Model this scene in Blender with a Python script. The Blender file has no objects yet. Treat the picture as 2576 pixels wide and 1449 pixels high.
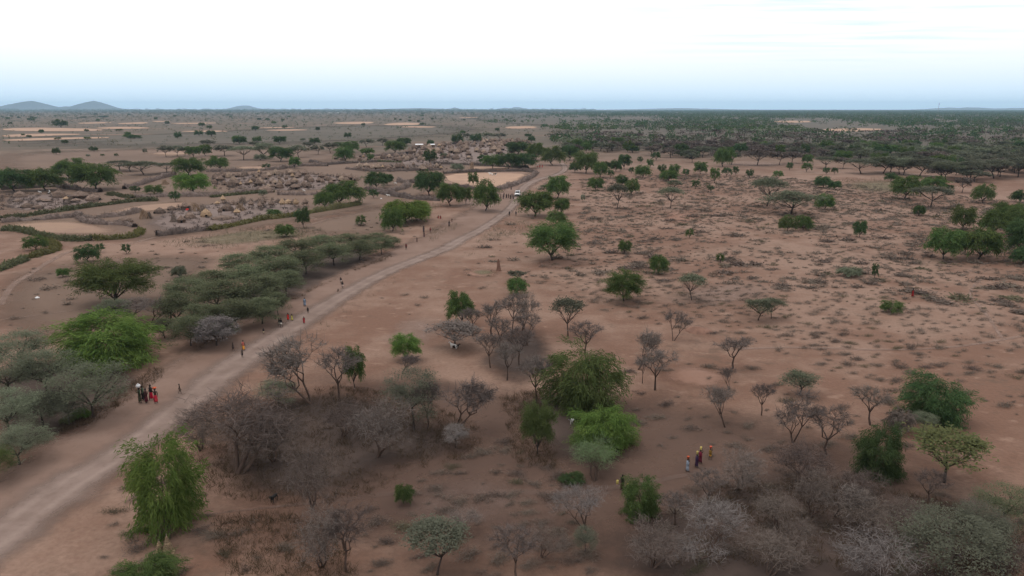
import bpy, math, random
import numpy as np
from math import radians as R, sin, cos, pi, sqrt, atan2

S = bpy.context.scene
C = S.collection
random.seed(11)
rng = np.random.default_rng(11)

# ------------------------------------------------------------------ camera, sky, sun, exposure
CAM_H, PITCH, F = 30.0, R(13.79), 1839.0          # drone height, tilt, focal length for a 2576 px wide frame
cam_d = bpy.data.cameras.new("camera")
cam = bpy.data.objects.new("camera", cam_d)
C.objects.link(cam)
cam.location = (0, 0, CAM_H)
cam.rotation_euler = (pi / 2 - PITCH, 0, 0)
cam_d.sensor_width = 36.0
cam_d.lens = 36.0 * F / 2576.0
cam_d.clip_start = 0.5
cam_d.clip_end = 150000
S.camera = cam

S.view_settings.view_transform = 'Standard'
S.view_settings.look = 'None'
S.view_settings.exposure = -0.2
S.view_settings.gamma = 1.0
S.render.engine = 'CYCLES'
S.cycles.max_bounces = 5
S.cycles.diffuse_bounces = 3
S.cycles.glossy_bounces = 1
S.cycles.transmission_bounces = 2
S.cycles.transparent_max_bounces = 12
S.cycles.volume_bounces = 3
S.cycles.use_denoising = True
S.cycles.use_adaptive_sampling = False
S.cycles.caustics_reflective = False
S.cycles.caustics_refractive = False

SUN_EL, SUN_AZ = R(66), R(-60)                    # azimuth from +Y towards +X
w = bpy.data.worlds.new("World")
S.world = w
w.use_nodes = True
nt = w.node_tree
nt.nodes.clear()


def nd(nt, typ, **kw):
    n = nt.nodes.new(typ)
    for k, v in kw.items():
        if k.startswith('i_'):
            key = k[2:]
            n.inputs[int(key) if key.isdigit() else key.replace('_', ' ')].default_value = v
        else:
            setattr(n, k, v)
    return n


def math_(nt, op, a, b=None, c=None, clamp=False):
    n = nt.nodes.new('ShaderNodeMath')
    n.operation = op
    n.use_clamp = clamp
    for i, v in enumerate((a, b, c)):
        if v is None:
            continue
        if hasattr(v, 'links') or hasattr(v, 'is_linked'):
            nt.links.new(v, n.inputs[i])
        else:
            n.inputs[i].default_value = v
    return n.outputs[0]


def smooth(nt, v, lo, hi):
    n = nt.nodes.new('ShaderNodeMapRange')
    n.interpolation_type = 'SMOOTHSTEP'
    n.inputs['From Min'].default_value = lo
    n.inputs['From Max'].default_value = hi
    nt.links.new(v, n.inputs['Value'])
    return n.outputs['Result']


def mixc(nt, f, a, b):
    n = nt.nodes.new('ShaderNodeMix')
    n.data_type = 'RGBA'
    for s, v in ((n.inputs[0], f), (n.inputs[6], a), (n.inputs[7], b)):
        if hasattr(v, 'is_linked'):
            nt.links.new(v, s)
        elif isinstance(v, (int, float)):
            s.default_value = v
        else:
            s.default_value = (*v, 1.0) if len(v) == 3 else v
    return n.outputs[2]


sky = nd(nt, 'ShaderNodeTexSky', sky_type='NISHITA', sun_disc=False, sun_elevation=SUN_EL, sun_rotation=SUN_AZ,
         altitude=500.0, air_density=1.0, dust_density=1.0, ozone_density=1.5)
tc = nd(nt, 'ShaderNodeTexCoord')
sep = nd(nt, 'ShaderNodeSeparateXYZ')
nt.links.new(tc.outputs['Generated'], sep.inputs[0])
dx, dy, dz = sep.outputs
zc = math_(nt, 'MAXIMUM', dz, 0.02)
cmb = nd(nt, 'ShaderNodeCombineXYZ')
nt.links.new(math_(nt, 'DIVIDE', dx, zc), cmb.inputs[0])
nt.links.new(math_(nt, 'DIVIDE', dy, zc), cmb.inputs[1])
mp = nd(nt, 'ShaderNodeMapping')
mp.inputs['Rotation'].default_value = (0, 0, R(28))
mp.inputs['Scale'].default_value = (0.55, 1.9, 1)
nt.links.new(cmb.outputs[0], mp.inputs[0])
cn = nd(nt, 'ShaderNodeTexNoise', i_Scale=0.6, i_Detail=5.0, i_Roughness=0.62)
nt.links.new(mp.outputs[0], cn.inputs['Vector'])
# high white cloud sheet: closed overhead, thinning into a clear blue band over the horizon
elev = smooth(nt, dz, -0.03, 0.10)
# a thin place in the cloud sheet to the north-east, with wisps
dirv = nd(nt, 'ShaderNodeVectorMath', operation='DISTANCE')
mp2 = nd(nt, 'ShaderNodeMapping')
mp2.inputs['Scale'].default_value = (0.8, 1.0, 3.2)
nt.links.new(tc.outputs['Generated'], mp2.inputs[0])
nt.links.new(mp2.outputs[0], dirv.inputs[0])
dirv.inputs[1].default_value = (0.395 * 0.8, 0.908, 0.125 * 3.2)
gap = math_(nt, 'SUBTRACT', 1.0, smooth(nt, dirv.outputs['Value'], 0.02, 0.34))
wisp = smooth(nt, cn.outputs['Fac'], 0.38, 0.72)
thin = math_(nt, 'MULTIPLY', math_(nt, 'MULTIPLY', gap, wisp), 0.95)
cover = math_(nt, 'MULTIPLY', elev, math_(nt, 'SUBTRACT', 1.0, thin), clamp=True)
b1 = nd(nt, 'ShaderNodeBackground', i_Strength=0.10)
nt.links.new(mixc(nt, 0.92, sky.outputs[0], (7.6, 10.8, 13.8)), b1.inputs['Color'])   # evening air, pale blue over the horizon
b2 = nd(nt, 'ShaderNodeBackground', i_Strength=1.36)
b2.inputs['Color'].default_value = (1.0, 0.985, 0.985, 1)
mx = nd(nt, 'ShaderNodeMixShader')
nt.links.new(cover, mx.inputs[0])
nt.links.new(b1.outputs[0], mx.inputs[1])
nt.links.new(b2.outputs[0], mx.inputs[2])
wo = nd(nt, 'ShaderNodeOutputWorld')
nt.links.new(mx.outputs[0], wo.inputs['Surface'])

sd = bpy.data.lights.new("sun", 'SUN')
sd.energy = 1.5
sd.angle = R(35)
sd.color = (1.0, 0.93, 0.86)
so = bpy.data.objects.new("sun", sd)
C.objects.link(so)
so.rotation_euler = (pi / 2 - SUN_EL, 0, -SUN_AZ + pi)
so.location = (0, 0, 200)


# ------------------------------------------------------------------ helpers
def ray(px, py):
    a, b = (px - 1288.0) / F, (724.5 - py) / F
    return np.array((a, b * sin(PITCH) + cos(PITCH), b * cos(PITCH) - sin(PITCH)))


def at(px, py, z=0.0):
    """ground point seen at a point of the 2576 x 1449 photograph"""
    d = ray(px, py)
    t = (z - CAM_H) / min(d[2], -1e-4)
    return np.array((d[0] * t, d[1] * t, z))


def pix(x, y, z=0.0):
    """inverse of at(), vectorised"""
    x, y = np.asarray(x, float), np.asarray(y, float)
    f = y * cos(PITCH) + (CAM_H - z) * sin(PITCH)
    u = y * sin(PITCH) - (CAM_H - z) * cos(PITCH)
    return 1288 + F * x / f, 724.5 - F * u / f


def zdepth(p):
    return p[1] * cos(PITCH) + (CAM_H - p[2]) * sin(PITCH)


def height_at(p, py_top):
    b = (724.5 - py_top) / F
    d = np.array((0, b * sin(PITCH) + cos(PITCH), b * cos(PITCH) - sin(PITCH)))
    return CAM_H + d[2] / d[1] * p[1]


def inpoly(x, y, poly):
    x, y = np.asarray(x, float), np.asarray(y, float)
    c = np.zeros(x.shape, bool)
    n = len(poly)
    for i in range(n):
        (x1, y1), (x2, y2) = poly[i], poly[(i + 1) % n]
        c ^= ((y1 > y) != (y2 > y)) & (x < (x2 - x1) * (y - y1) / ((y2 - y1) or 1e-9) + x1)
    return c


class MB:
    def __init__(s):
        s.v, s.q, s.t, s.n = [], [], [], 0

    def add(s, v, q=None, t=None):
        v = np.asarray(v, float).reshape(-1, 3)
        if q is not None and len(q):
            s.q.append(np.asarray(q, np.int64).reshape(-1, 4) + s.n)
        if t is not None and len(t):
            s.t.append(np.asarray(t, np.int64).reshape(-1, 3) + s.n)
        s.v.append(v)
        s.n += len(v)
        return s

    def verts(s):
        return np.concatenate(s.v)

    def xform(s, f):
        s.v = [f(s.verts())]
        return s

    def mesh(s, name, mat=None, smooth_=False):
        v = s.verts()
        q = np.concatenate(s.q) if s.q else np.zeros((0, 4), np.int64)
        t = np.concatenate(s.t) if s.t else np.zeros((0, 3), np.int64)
        me = bpy.data.meshes.new(name)
        me.vertices.add(len(v))
        me.vertices.foreach_set('co', v.astype(np.float32).ravel())
        me.loops.add(len(q) * 4 + len(t) * 3)
        me.loops.foreach_set('vertex_index', np.concatenate((q.ravel(), t.ravel())).astype(np.int32))
        me.polygons.add(len(q) + len(t))
        st = np.concatenate((np.arange(len(q)) * 4, len(q) * 4 + np.arange(len(t)) * 3)).astype(np.int32)
        me.polygons.foreach_set('loop_start', st)
        try:
            me.polygons.foreach_set('loop_total', np.concatenate((np.full(len(q), 4), np.full(len(t), 3))).astype(np.int32))
        except Exception:
            pass
        if smooth_:
            me.polygons.foreach_set('use_smooth', np.ones(len(q) + len(t), bool))
        me.update(calc_edges=True)
        if mat:
            me.materials.append(mat)
        return me


def link(name, me, parent=None, mat=None):
    o = bpy.data.objects.new(name, me)
    C.objects.link(o)
    if parent:
        o.parent = parent
    if mat:
        o.material_slots[0].link = 'OBJECT'
        o.material_slots[0].material = mat
    return o


def tag(o, label=None, cat=None, group=None, kind=None):
    for k, v in (('label', label), ('category', cat), ('group', group), ('kind', kind)):
        if v:
            o[k] = v
    return o


def empty(name, loc, rz=0.0, sc=(1, 1, 1)):
    o = bpy.data.objects.new(name, None)
    C.objects.link(o)
    o.location = loc
    o.rotation_euler = (0, 0, rz)
    o.scale = sc
    o.empty_display_size = 0.3
    return o


def unit(a):
    return a / np.maximum(np.linalg.norm(a, axis=-1, keepdims=True), 1e-9)


def cards(mb, P, L, W):
    """thin leaf or twig faces: from P along L, W wide"""
    n = len(P)
    v = np.stack((P - W / 2, P + W / 2, P + L + W * 0.28, P + L - W * 0.28), 1).reshape(-1, 3)
    mb.add(v, np.arange(n * 4).reshape(-1, 4))


def tube(mb, pts, rad, n=5):
    pts = np.asarray(pts, float)
    k = len(pts)
    d = unit(np.gradient(pts, axis=0))
    ref = np.where(np.abs(d[:, 2:3]) > 0.9, np.array((1.0, 0, 0)), np.array((0, 0, 1.0)))
    a = unit(np.cross(d, ref))
    b = np.cross(d, a)
    an = np.arange(n) * 2 * pi / n
    rad = np.asarray(rad, float)
    v = pts[:, None] + rad[:, None, None] * (a[:, None] * np.cos(an)[None, :, None] + b[:, None] * np.sin(an)[None, :, None])
    i = np.arange(k - 1)[:, None] * n + np.arange(n)[None]
    j = np.arange(k - 1)[:, None] * n + (np.arange(n)[None] + 1) % n
    mb.add(v.reshape(-1, 3), np.stack((i, j, j + n, i + n), -1).reshape(-1, 4))


def lathe(mb, prof, n=14, jit=0.0, c=(0, 0, 0), ell=1.0, r=None):
    r = r or rng
    m = len(prof)
    an = np.arange(n) * 2 * pi / n
    v = np.zeros((m, n, 3))
    for i, (rad, z) in enumerate(prof):
        rr = rad * (1 + jit * r.standard_normal(n))
        v[i, :, 0] = c[0] + rr * np.cos(an)
        v[i, :, 1] = c[1] + rr * np.sin(an) * ell
        v[i, :, 2] = c[2] + z + jit * 0.4 * r.standard_normal(n) * (0 < i < m - 1)
    i = np.arange(m - 1)[:, None] * n + np.arange(n)[None]
    j = np.arange(m - 1)[:, None] * n + (np.arange(n)[None] + 1) % n
    mb.add(v.reshape(-1, 3), np.stack((i, j, j + n, i + n), -1).reshape(-1, 4))
    return mb


def box(mb, x0, x1, y0, y1, z0, z1):
    v = [(x, y, z) for z in (z0, z1) for y in (y0, y1) for x in (x0, x1)]
    mb.add(v, [(0, 2, 3, 1), (4, 5, 7, 6), (0, 1, 5, 4), (2, 6, 7, 3), (0, 4, 6, 2), (1, 3, 7, 5)])
    return mb


# ------------------------------------------------------------------ materials
def srgb(r, g, b):
    f = lambda c: (c / 255 / 12.92) if c / 255 <= 0.04045 else ((c / 255 + 0.055) / 1.055) ** 2.4
    return (f(r), f(g), f(b))


def new_mat(name):
    m = bpy.data.materials.new(name)
    m.use_nodes = True
    m.node_tree.nodes.clear()
    return m, m.node_tree


def finish(nt, color, rough=0.9, transl=0.0, alpha=None, bump=None):
    out = nd(nt, 'ShaderNodeOutputMaterial')
    if transl:
        a = nd(nt, 'ShaderNodeBsdfDiffuse')
        b = nd(nt, 'ShaderNodeBsdfTranslucent')
        m = nd(nt, 'ShaderNodeMixShader', i_0=transl)
        nt.links.new(color, a.inputs['Color'])
        nt.links.new(color, b.inputs['Color'])
        nt.links.new(a.outputs[0], m.inputs[1])
        nt.links.new(b.outputs[0], m.inputs[2])
        sh = m.outputs[0]
    else:
        p = nd(nt, 'ShaderNodeBsdfPrincipled', i_Roughness=rough)
        p.inputs['Specular IOR Level'].default_value = 0.15
        nt.links.new(color, p.inputs['Base Color'])
        if bump is not None:
            bp = nd(nt, 'ShaderNodeBump', i_Strength=0.5, i_Distance=0.12)
            nt.links.new(bump, bp.inputs['Height'])
            nt.links.new(bp.outputs[0], p.inputs['Normal'])
        sh = p.outputs[0]
    if alpha is not None:
        t = nd(nt, 'ShaderNodeBsdfTransparent')
        m = nd(nt, 'ShaderNodeMixShader')
        nt.links.new(alpha, m.inputs[0])
        nt.links.new(t.outputs[0], m.inputs[1])
        nt.links.new(sh, m.inputs[2])
        sh = m.outputs[0]
    nt.links.new(sh, out.inputs['Surface'])


def leafmat(name, a, b, transl=0.3, obj_var=0.35):
    """foliage: each leaf its own tone between a and b, each plant a little lighter or darker"""
    m, nt = new_mat(name)
    g = nd(nt, 'ShaderNodeNewGeometry')
    oi = nd(nt, 'ShaderNodeObjectInfo')
    sp = nd(nt, 'ShaderNodeAttribute', attribute_name='spray')       # every spray its own age and tone
    c = mixc(nt, math_(nt, 'ADD', math_(nt, 'MULTIPLY', g.outputs['Random Per Island'], 0.45), math_(nt, 'MULTIPLY', sp.outputs['Fac'], 0.55)), a, b)
    hs = nd(nt, 'ShaderNodeHueSaturation')
    nt.links.new(c, hs.inputs['Color'])
    nt.links.new(math_(nt, 'MULTIPLY_ADD', oi.outputs['Random'], obj_var, 1.0 - obj_var / 2), hs.inputs['Value'])
    nt.links.new(math_(nt, 'MULTIPLY_ADD', oi.outputs['Random'], 0.03, 0.485), hs.inputs['Hue'])
    finish(nt, hs.outputs['Color'], transl=transl)
    return m


def flat(name, col, var=0.25, scale=3.0, rough=0.85, col2=None):
    m, nt = new_mat(name)
    tcn = nd(nt, 'ShaderNodeTexCoord')
    n = nd(nt, 'ShaderNodeTexNoise', i_Scale=scale, i_Detail=4.0)
    nt.links.new(tcn.outputs['Object'], n.inputs['Vector'])
    c2 = col2 or tuple(x * (1 - var) for x in col)
    c = mixc(nt, smooth(nt, n.outputs['Fac'], 0.35, 0.65), c2, col)
    oi = nd(nt, 'ShaderNodeObjectInfo')
    hs = nd(nt, 'ShaderNodeHueSaturation')
    nt.links.new(c, hs.inputs['Color'])
    nt.links.new(math_(nt, 'MULTIPLY_ADD', oi.outputs['Random'], var, 1.0 - var / 2), hs.inputs['Value'])
    finish(nt, hs.outputs['Color'], rough)
    return m


LEAF = {
    'bright': leafmat('leaf_bright_green', (0.060, 0.112, 0.028), (0.150, 0.205, 0.056)),
    'green': leafmat('leaf_green', (0.040, 0.078, 0.026), (0.118, 0.160, 0.056)),
    'dark': leafmat('leaf_dark_green', (0.032, 0.062, 0.027), (0.084, 0.122, 0.050)),
    'olive': leafmat('leaf_olive', (0.060, 0.088, 0.030), (0.112, 0.138, 0.055)),
    'sage': leafmat('leaf_grey_green', (0.105, 0.122, 0.080), (0.170, 0.182, 0.128), 0.3, 0.5),
    'thicket': leafmat('leaf_thicket', (0.080, 0.096, 0.054), (0.152, 0.166, 0.100), 0.3, 0.5),
    'dull': leafmat('leaf_dull_acacia', (0.080, 0.085, 0.062), (0.125, 0.128, 0.095)),
    'yellow': leafmat('leaf_yellow_green', (0.070, 0.084, 0.048), (0.150, 0.158, 0.060)),
    'mint': leafmat('leaf_pale_green', (0.120, 0.190, 0.095), (0.190, 0.260, 0.140)),
    'twig': leafmat('twig_grey', (0.094, 0.077, 0.071), (0.158, 0.133, 0.123), 0.05, 0.5),
    'pale': leafmat('twig_pale', (0.112, 0.098, 0.094), (0.215, 0.193, 0.186), 0.05),
    'mauve': leafmat('twig_brown', (0.084, 0.067, 0.060), (0.144, 0.117, 0.105), 0.05, 0.5),
    'straw': leafmat('dry_grass_blade', (0.070, 0.050, 0.030), (0.130, 0.096, 0.058), 0.2),
    'scrub': leafmat('scrub_grey', (0.112, 0.088, 0.074), (0.180, 0.146, 0.124), 0.1),
    'scrubg': leafmat('scrub_green', (0.094, 0.085, 0.056), (0.152, 0.136, 0.094), 0.2),
}
BARK = flat('bark', (0.105, 0.070, 0.056), 0.4, 4.0)
BARKD = flat('bark_dark', (0.060, 0.045, 0.040), 0.4, 4.0)
THATCH = flat('thatch_grey', (0.180, 0.126, 0.100), 0.5, 7.0)
THATCHN = flat('thatch_new', (0.340, 0.232, 0.148), 0.35, 7.0)
THATCHT = flat('thatch_tan', (0.275, 0.200, 0.152), 0.45, 7.0)
STICK = flat('dry_sticks', (0.230, 0.175, 0.140), 0.5, 6.0)
STICKN = flat('fresh_sticks', (0.310, 0.210, 0.138), 0.4, 6.0)
DARK = flat('dark_opening', (0.012, 0.010, 0.009), 0.2)
SKIN = flat('dark_skin', (0.035, 0.022, 0.017), 0.3, 12.0, 0.5)
HAIR = flat('black_hair', (0.010, 0.009, 0.009), 0.2)


def pos_noise(nt, scale, detail=4.0, rough=0.55, sc=(1, 1, 1), off=(0, 0, 0)):
    g = nd(nt, 'ShaderNodeNewGeometry')
    m = nd(nt, 'ShaderNodeMapping')
    m.inputs['Scale'].default_value = sc
    m.inputs['Location'].default_value = off
    nt.links.new(g.outputs['Position'], m.inputs[0])
    n = nd(nt, 'ShaderNodeTexNoise', i_Scale=scale, i_Detail=detail, i_Roughness=rough)
    nt.links.new(m.outputs[0], n.inputs['Vector'])
    return n.outputs['Fac']


def soil(nt, pale, red, litter, lit_amt=(0.52, 0.70), far=True):
    """dry plain: pale sand and redder earth in drifts, darker litter between"""
    a = pos_noise(nt, 0.022, 5.0, 0.6)
    b = pos_noise(nt, 0.13, 5.0, 0.6, off=(31, 7, 0))
    f = math_(nt, 'ADD', math_(nt, 'MULTIPLY', a, 0.62), math_(nt, 'MULTIPLY', b, 0.38))
    c = mixc(nt, smooth(nt, f, 0.42, 0.58), red, pale)
    d = pos_noise(nt, 0.45, 6.0, 0.65, off=(5, 90, 0))
    e = pos_noise(nt, 0.035, 3.0, 0.5, off=(77, 3, 0))
    lf = smooth(nt, math_(nt, 'ADD', math_(nt, 'MULTIPLY', d, 0.6), math_(nt, 'MULTIPLY', e, 0.4)), *lit_amt)
    c = mixc(nt, math_(nt, 'MULTIPLY', lf, 0.8), c, litter)
    g = pos_noise(nt, 2.6, 4.0, 0.6)
    gr = smooth(nt, g, 0.25, 0.75)
    c = mixc(nt, math_(nt, 'MULTIPLY', gr, 0.34), c, tuple(x * 0.55 for x in red))
    sp1 = smooth(nt, pos_noise(nt, 0.95, 5.0, 0.72, off=(13, 60, 0)), 0.55, 0.68)          # dead grass, dung and stones
    c = mixc(nt, math_(nt, 'MULTIPLY', sp1, 0.32), c, (0.095, 0.068, 0.050))
    sp2 = smooth(nt, pos_noise(nt, 0.30, 5.0, 0.66, (1, 1.6, 1), (3, 8, 0)), 0.56, 0.70)    # washed pale sand
    c = mixc(nt, math_(nt, 'MULTIPLY', sp2, 0.5), c, tuple(x * 1.22 for x in pale))
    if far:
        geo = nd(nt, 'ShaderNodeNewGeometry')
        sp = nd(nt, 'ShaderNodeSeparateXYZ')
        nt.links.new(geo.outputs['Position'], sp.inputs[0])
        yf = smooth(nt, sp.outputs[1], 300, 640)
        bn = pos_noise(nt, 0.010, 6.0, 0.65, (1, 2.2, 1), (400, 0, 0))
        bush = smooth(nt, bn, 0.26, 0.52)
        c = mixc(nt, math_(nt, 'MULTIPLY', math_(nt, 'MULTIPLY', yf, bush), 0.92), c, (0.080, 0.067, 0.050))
    return c, g


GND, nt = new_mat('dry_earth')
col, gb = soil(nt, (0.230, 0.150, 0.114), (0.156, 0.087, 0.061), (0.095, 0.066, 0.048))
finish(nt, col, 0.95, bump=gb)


def sheet_mat(name, cols, edge=(0.15, 0.75), nscale=0.5, var=0.12, ruts=False):
    """a ground sheet whose border breaks up into the soil below (attribute 'rim': 0 at the border, 1 inside)"""
    m, nt = new_mat(name)
    n1 = pos_noise(nt, nscale, 6.0, 0.65)
    n2 = pos_noise(nt, nscale * 0.18, 4.0, 0.6, off=(9, 4, 0))
    f = smooth(nt, math_(nt, 'ADD', math_(nt, 'MULTIPLY', n1, 0.5), math_(nt, 'MULTIPLY', n2, 0.5)), 0.38, 0.62)
    c = mixc(nt, f, cols[0], cols[1])
    n3 = smooth(nt, pos_noise(nt, 1.3, 5.0, 0.7, off=(40, 2, 0)), 0.52, 0.70)
    c = mixc(nt, math_(nt, 'MULTIPLY', n3, 0.40), c, tuple(x * 0.55 for x in cols[1]))
    if ruts:                                            # two worn wheel tracks, looser soil between and beside them
        ac = nd(nt, 'ShaderNodeAttribute', attribute_name='across')
        d = math_(nt, 'ABSOLUTE', math_(nt, 'SUBTRACT', math_(nt, 'ABSOLUTE', math_(nt, 'ADD', ac.outputs['Fac'], math_(nt, 'MULTIPLY_ADD', n2, 0.3, -0.15))), 0.36))
        rt = smooth(nt, math_(nt, 'ADD', d, math_(nt, 'MULTIPLY_ADD', n1, 0.25, -0.12)), 0.02, 0.24)
        c = mixc(nt, math_(nt, 'MULTIPLY', rt, 0.34), c, (0.150, 0.103, 0.086))
    at_ = nd(nt, 'ShaderNodeAttribute', attribute_name='rim')
    al = smooth(nt, math_(nt, 'ADD', at_.outputs['Fac'], math_(nt, 'MULTIPLY_ADD', n1, 1.0, -0.5)), *edge)
    finish(nt, c, 0.95, alpha=al)
    return m


M_ROAD = sheet_mat('road_dust', ((0.198, 0.143, 0.120), (0.240, 0.180, 0.155)), (0.0, 1.25), 0.35, ruts=True)
M_VERGE = sheet_mat('bare_verge', ((0.150, 0.095, 0.073), (0.190, 0.127, 0.101)), (0.1, 0.9), 0.25)
M_PATH = sheet_mat('trodden_path', ((0.225, 0.155, 0.126), (0.262, 0.183, 0.152)), (0.25, 1.7), 0.4)
M_CLEAR_DIM = sheet_mat('dimmed_trampled_earth', ((0.135, 0.091, 0.075), (0.168, 0.116, 0.098)), (0.4, 2.0), 0.3)  # trampled soil, darkened to paint in the weaker light of the foreground
M_EARTH_DIM = sheet_mat('dimmed_near_earth', ((0.115, 0.072, 0.055), (0.080, 0.050, 0.039)), (0.1, 1.3), 0.16)  # darker earth colour paints the light falloff towards the camera
M_BROWN = sheet_mat('brown_grassland', ((0.160, 0.107, 0.080), (0.120, 0.080, 0.060)), (0.1, 1.1), 0.10)
M_STUB = sheet_mat('old_stubble', ((0.285, 0.190, 0.135), (0.215, 0.140, 0.105)), (0.15, 1.1), 0.12)
M_FIELD = sheet_mat('stubble_field', ((0.360, 0.238, 0.168), (0.285, 0.185, 0.134)), (0.2, 0.7), 0.12)
M_YARD = sheet_mat('swept_yard', ((0.140, 0.103, 0.091), (0.178, 0.134, 0.119)), (0.1, 0.9), 0.15)
M_GREENG = sheet_mat('green_ground_cover', ((0.128, 0.112, 0.066), (0.165, 0.132, 0.088)), (0.3, 1.5), 0.22)
M_LITTER_DIM = sheet_mat('dimmed_leaf_litter', ((0.050, 0.036, 0.031), (0.078, 0.055, 0.046)), (0.1, 1.05), 0.22)  # litter brown, deepened so it carries part of the painted foreground dimness
M_REDG = sheet_mat('red_earth', ((0.180, 0.095, 0.066), (0.215, 0.130, 0.098)), (0.3, 1.0), 0.2)
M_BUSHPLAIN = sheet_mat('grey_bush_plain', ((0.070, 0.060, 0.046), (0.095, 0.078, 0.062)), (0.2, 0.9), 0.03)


SHEETS = [0]


def level(z):
    SHEETS[0] += 1
    return z + SHEETS[0] * 0.0007


def ribbon(name, pts, z, mat, label=None, widen=1.0, sub=6, face=0.35):
    """strip of ground along (px, py, width px) points; 5 verts across so the border can fade"""
    z = level(0.004)
    P = np.array([p[:2] for p in pts], float)
    W = np.array([p[2] for p in pts], float)
    t = np.linspace(0, len(P) - 1, (len(P) - 1) * sub + 1)
    # catmull-rom
    def cr(A, t):
        i = np.clip(t.astype(int), 0, len(A) - 2)
        u = (t - i)[:, None] if A.ndim > 1 else t - i
        g = lambda k: A[np.clip(i + k, 0, len(A) - 1)]
        return 0.5 * ((2 * g(0)) + (g(1) - g(-1)) * u + (2 * g(-1) - 5 * g(0) + 4 * g(1) - g(2)) * u ** 2 + (3 * g(0) - g(-1) - 3 * g(1) + g(2)) * u ** 3)
    P, W = cr(P, t), cr(W, t)
    G = np.array([at(x, y) for x, y in P])
    wid = np.array([np.linalg.norm(at(x + q / 2, y) - at(x - q / 2, y)) for (x, y), q in zip(P, W)]) * widen
    T = unit(np.gradient(G, axis=0))
    N = np.stack((-T[:, 1], T[:, 0], T[:, 2] * 0), 1)
    ang = np.abs(N[:, 0]).clip(face, 1)          # width was measured across the picture
    hw = wid * ang / 2
    ks = (-1.5, -0.5, 0, 0.5, 1.5)
    v = np.concatenate([[G[i] + N[i] * hw[i] * k + (0, 0, z) for k in ks] for i in range(len(G))])
    n = 5
    i = np.arange(len(G) - 1)[:, None] * n + np.arange(4)[None]
    mb = MB().add(v, np.stack((i, i + 1, i + 1 + n, i + n), -1).reshape(-1, 4))
    me = mb.mesh(name, mat)
    a = me.attributes.new('rim', 'FLOAT', 'POINT')
    a.data.foreach_set('value', np.tile((0, 1, 1, 1, 0), len(G)).astype(np.float32))
    a = me.attributes.new('across', 'FLOAT', 'POINT')
    a.data.foreach_set('value', np.tile((-1.5, -0.5, 0, 0.5, 1.5), len(G)).astype(np.float32))
    o = link(name, me)
    tag(o, label, kind='structure')
    return o


def patch(name, poly, z, mat, kind='structure', fade=0.35):
    """ground sheet inside a polygon of picture points, border fading over a share of its size"""
    z = level(z)
    P = np.array([at(x, y) for x, y in poly])
    # smooth the outline
    for _ in range(1 if name == 'field' else 2):
        Q = np.roll(P, -1, 0)
        P = np.stack((P * 0.75 + Q * 0.25, P * 0.25 + Q * 0.75), 1).reshape(-1, 3)
    c = P.mean(0)
    rings = (1.0, 1 - fade, (1 - fade) * 0.5)
    n = len(P)
    v = np.concatenate([c + (P - c) * k for k in rings] + [c[None]])
    v[:, 2] = z
    q, t = [], []
    for k in range(len(rings) - 1):
        for i in range(n):
            q.append((k * n + i, k * n + (i + 1) % n, (k + 1) * n + (i + 1) % n, (k + 1) * n + i))
    k = len(rings) - 1
    for i in range(n):
        t.append((k * n + i, k * n + (i + 1) % n, len(v) - 1))
    me = MB().add(v, q, t).mesh(name, mat)
    a = me.attributes.new('rim', 'FLOAT', 'POINT')
    a.data.foreach_set('value', np.concatenate((np.zeros(n), np.ones(n * (len(rings) - 1) + 1))).astype(np.float32))
    o = link(name, me)
    tag(o, kind=kind)
    return o


# ------------------------------------------------------------------ terrain
g = 22000.0
gm = MB()
xs = np.concatenate((-np.geomspace(g, 60, 14), [0], np.geomspace(60, g, 14)))
gx, gy = np.meshgrid(xs, xs)
k = len(xs)
i = np.arange(k - 1)[:, None] * k + np.arange(k - 1)[None]
gm.add(np.stack((gx, gy, gx * 0), -1).reshape(-1, 3), np.stack((i, i + 1, i + 1 + k, i + k), -1).reshape(-1, 4))
tag(link('ground', gm.mesh('ground', GND)), kind='structure')

M_HILL = flat('hill_scrub', (0.075, 0.080, 0.090), 0.3, 0.002)


def hills(name, dist, bumps, depth):
    """a range of hills as height field; bumps: (px, top py, half width px)"""
    px = np.linspace(min(b[0] - 3.5 * b[2] for b in bumps), max(b[0] + 3.5 * b[2] for b in bumps), 140)
    ys = np.linspace(-2.4, 2.4, 15)
    X, Y = np.meshgrid(px, ys)
    Z = np.zeros_like(X)
    m = dist / F
    r = np.random.default_rng(int(dist) % 97 + len(bumps))
    for bx, by, hw in bumps:
        hh = CAM_H + (273.5 - by) * m
        sh = r.uniform(-0.5, 0.5)
        prof = np.exp(-np.abs((X - bx) / hw / 0.85) ** 1.35)
        Z = np.maximum(Z, hh * prof * np.exp(-(Y - sh) ** 2 * 0.8))
    Z += Z * (0.05 * np.sin(X * 0.7 + Y * 4) + 0.04 * np.sin(X * 1.9 - Y * 7)) - 3.0
    v = np.stack(((X - 1288) * m, dist + Y * depth, Z), -1).reshape(-1, 3)
    a, b = len(ys), len(px)
    i = np.arange(a - 1)[:, None] * b + np.arange(b - 1)[None]
    o = link(name, MB().add(v, np.stack((i, i + 1, i + 1 + b, i + b), -1).reshape(-1, 4)).mesh(name, M_HILL, True))
    tag(o, kind='structure')


hills('hills', 14000, [(-40, 258, 45), (98, 258.0, 24), (136, 256.0, 32), (60, 267, 60), (200, 268.5, 70), (251, 255.4, 24), (300, 271.0, 60)], 700)
hills('hills', 18500, [(624, 265.5, 20), (655, 270.0, 34)], 900)
hills('hills', 19500, [(1148, 270.0, 14), (1270, 271, 24), (1300, 269.0, 32), (1060, 272, 120)], 900)
hills('hills', 17500, [(2340, 271.0, 60), (2400, 270.2, 40), (2520, 271.3, 90), (1710, 272.0, 160)], 900)

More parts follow.
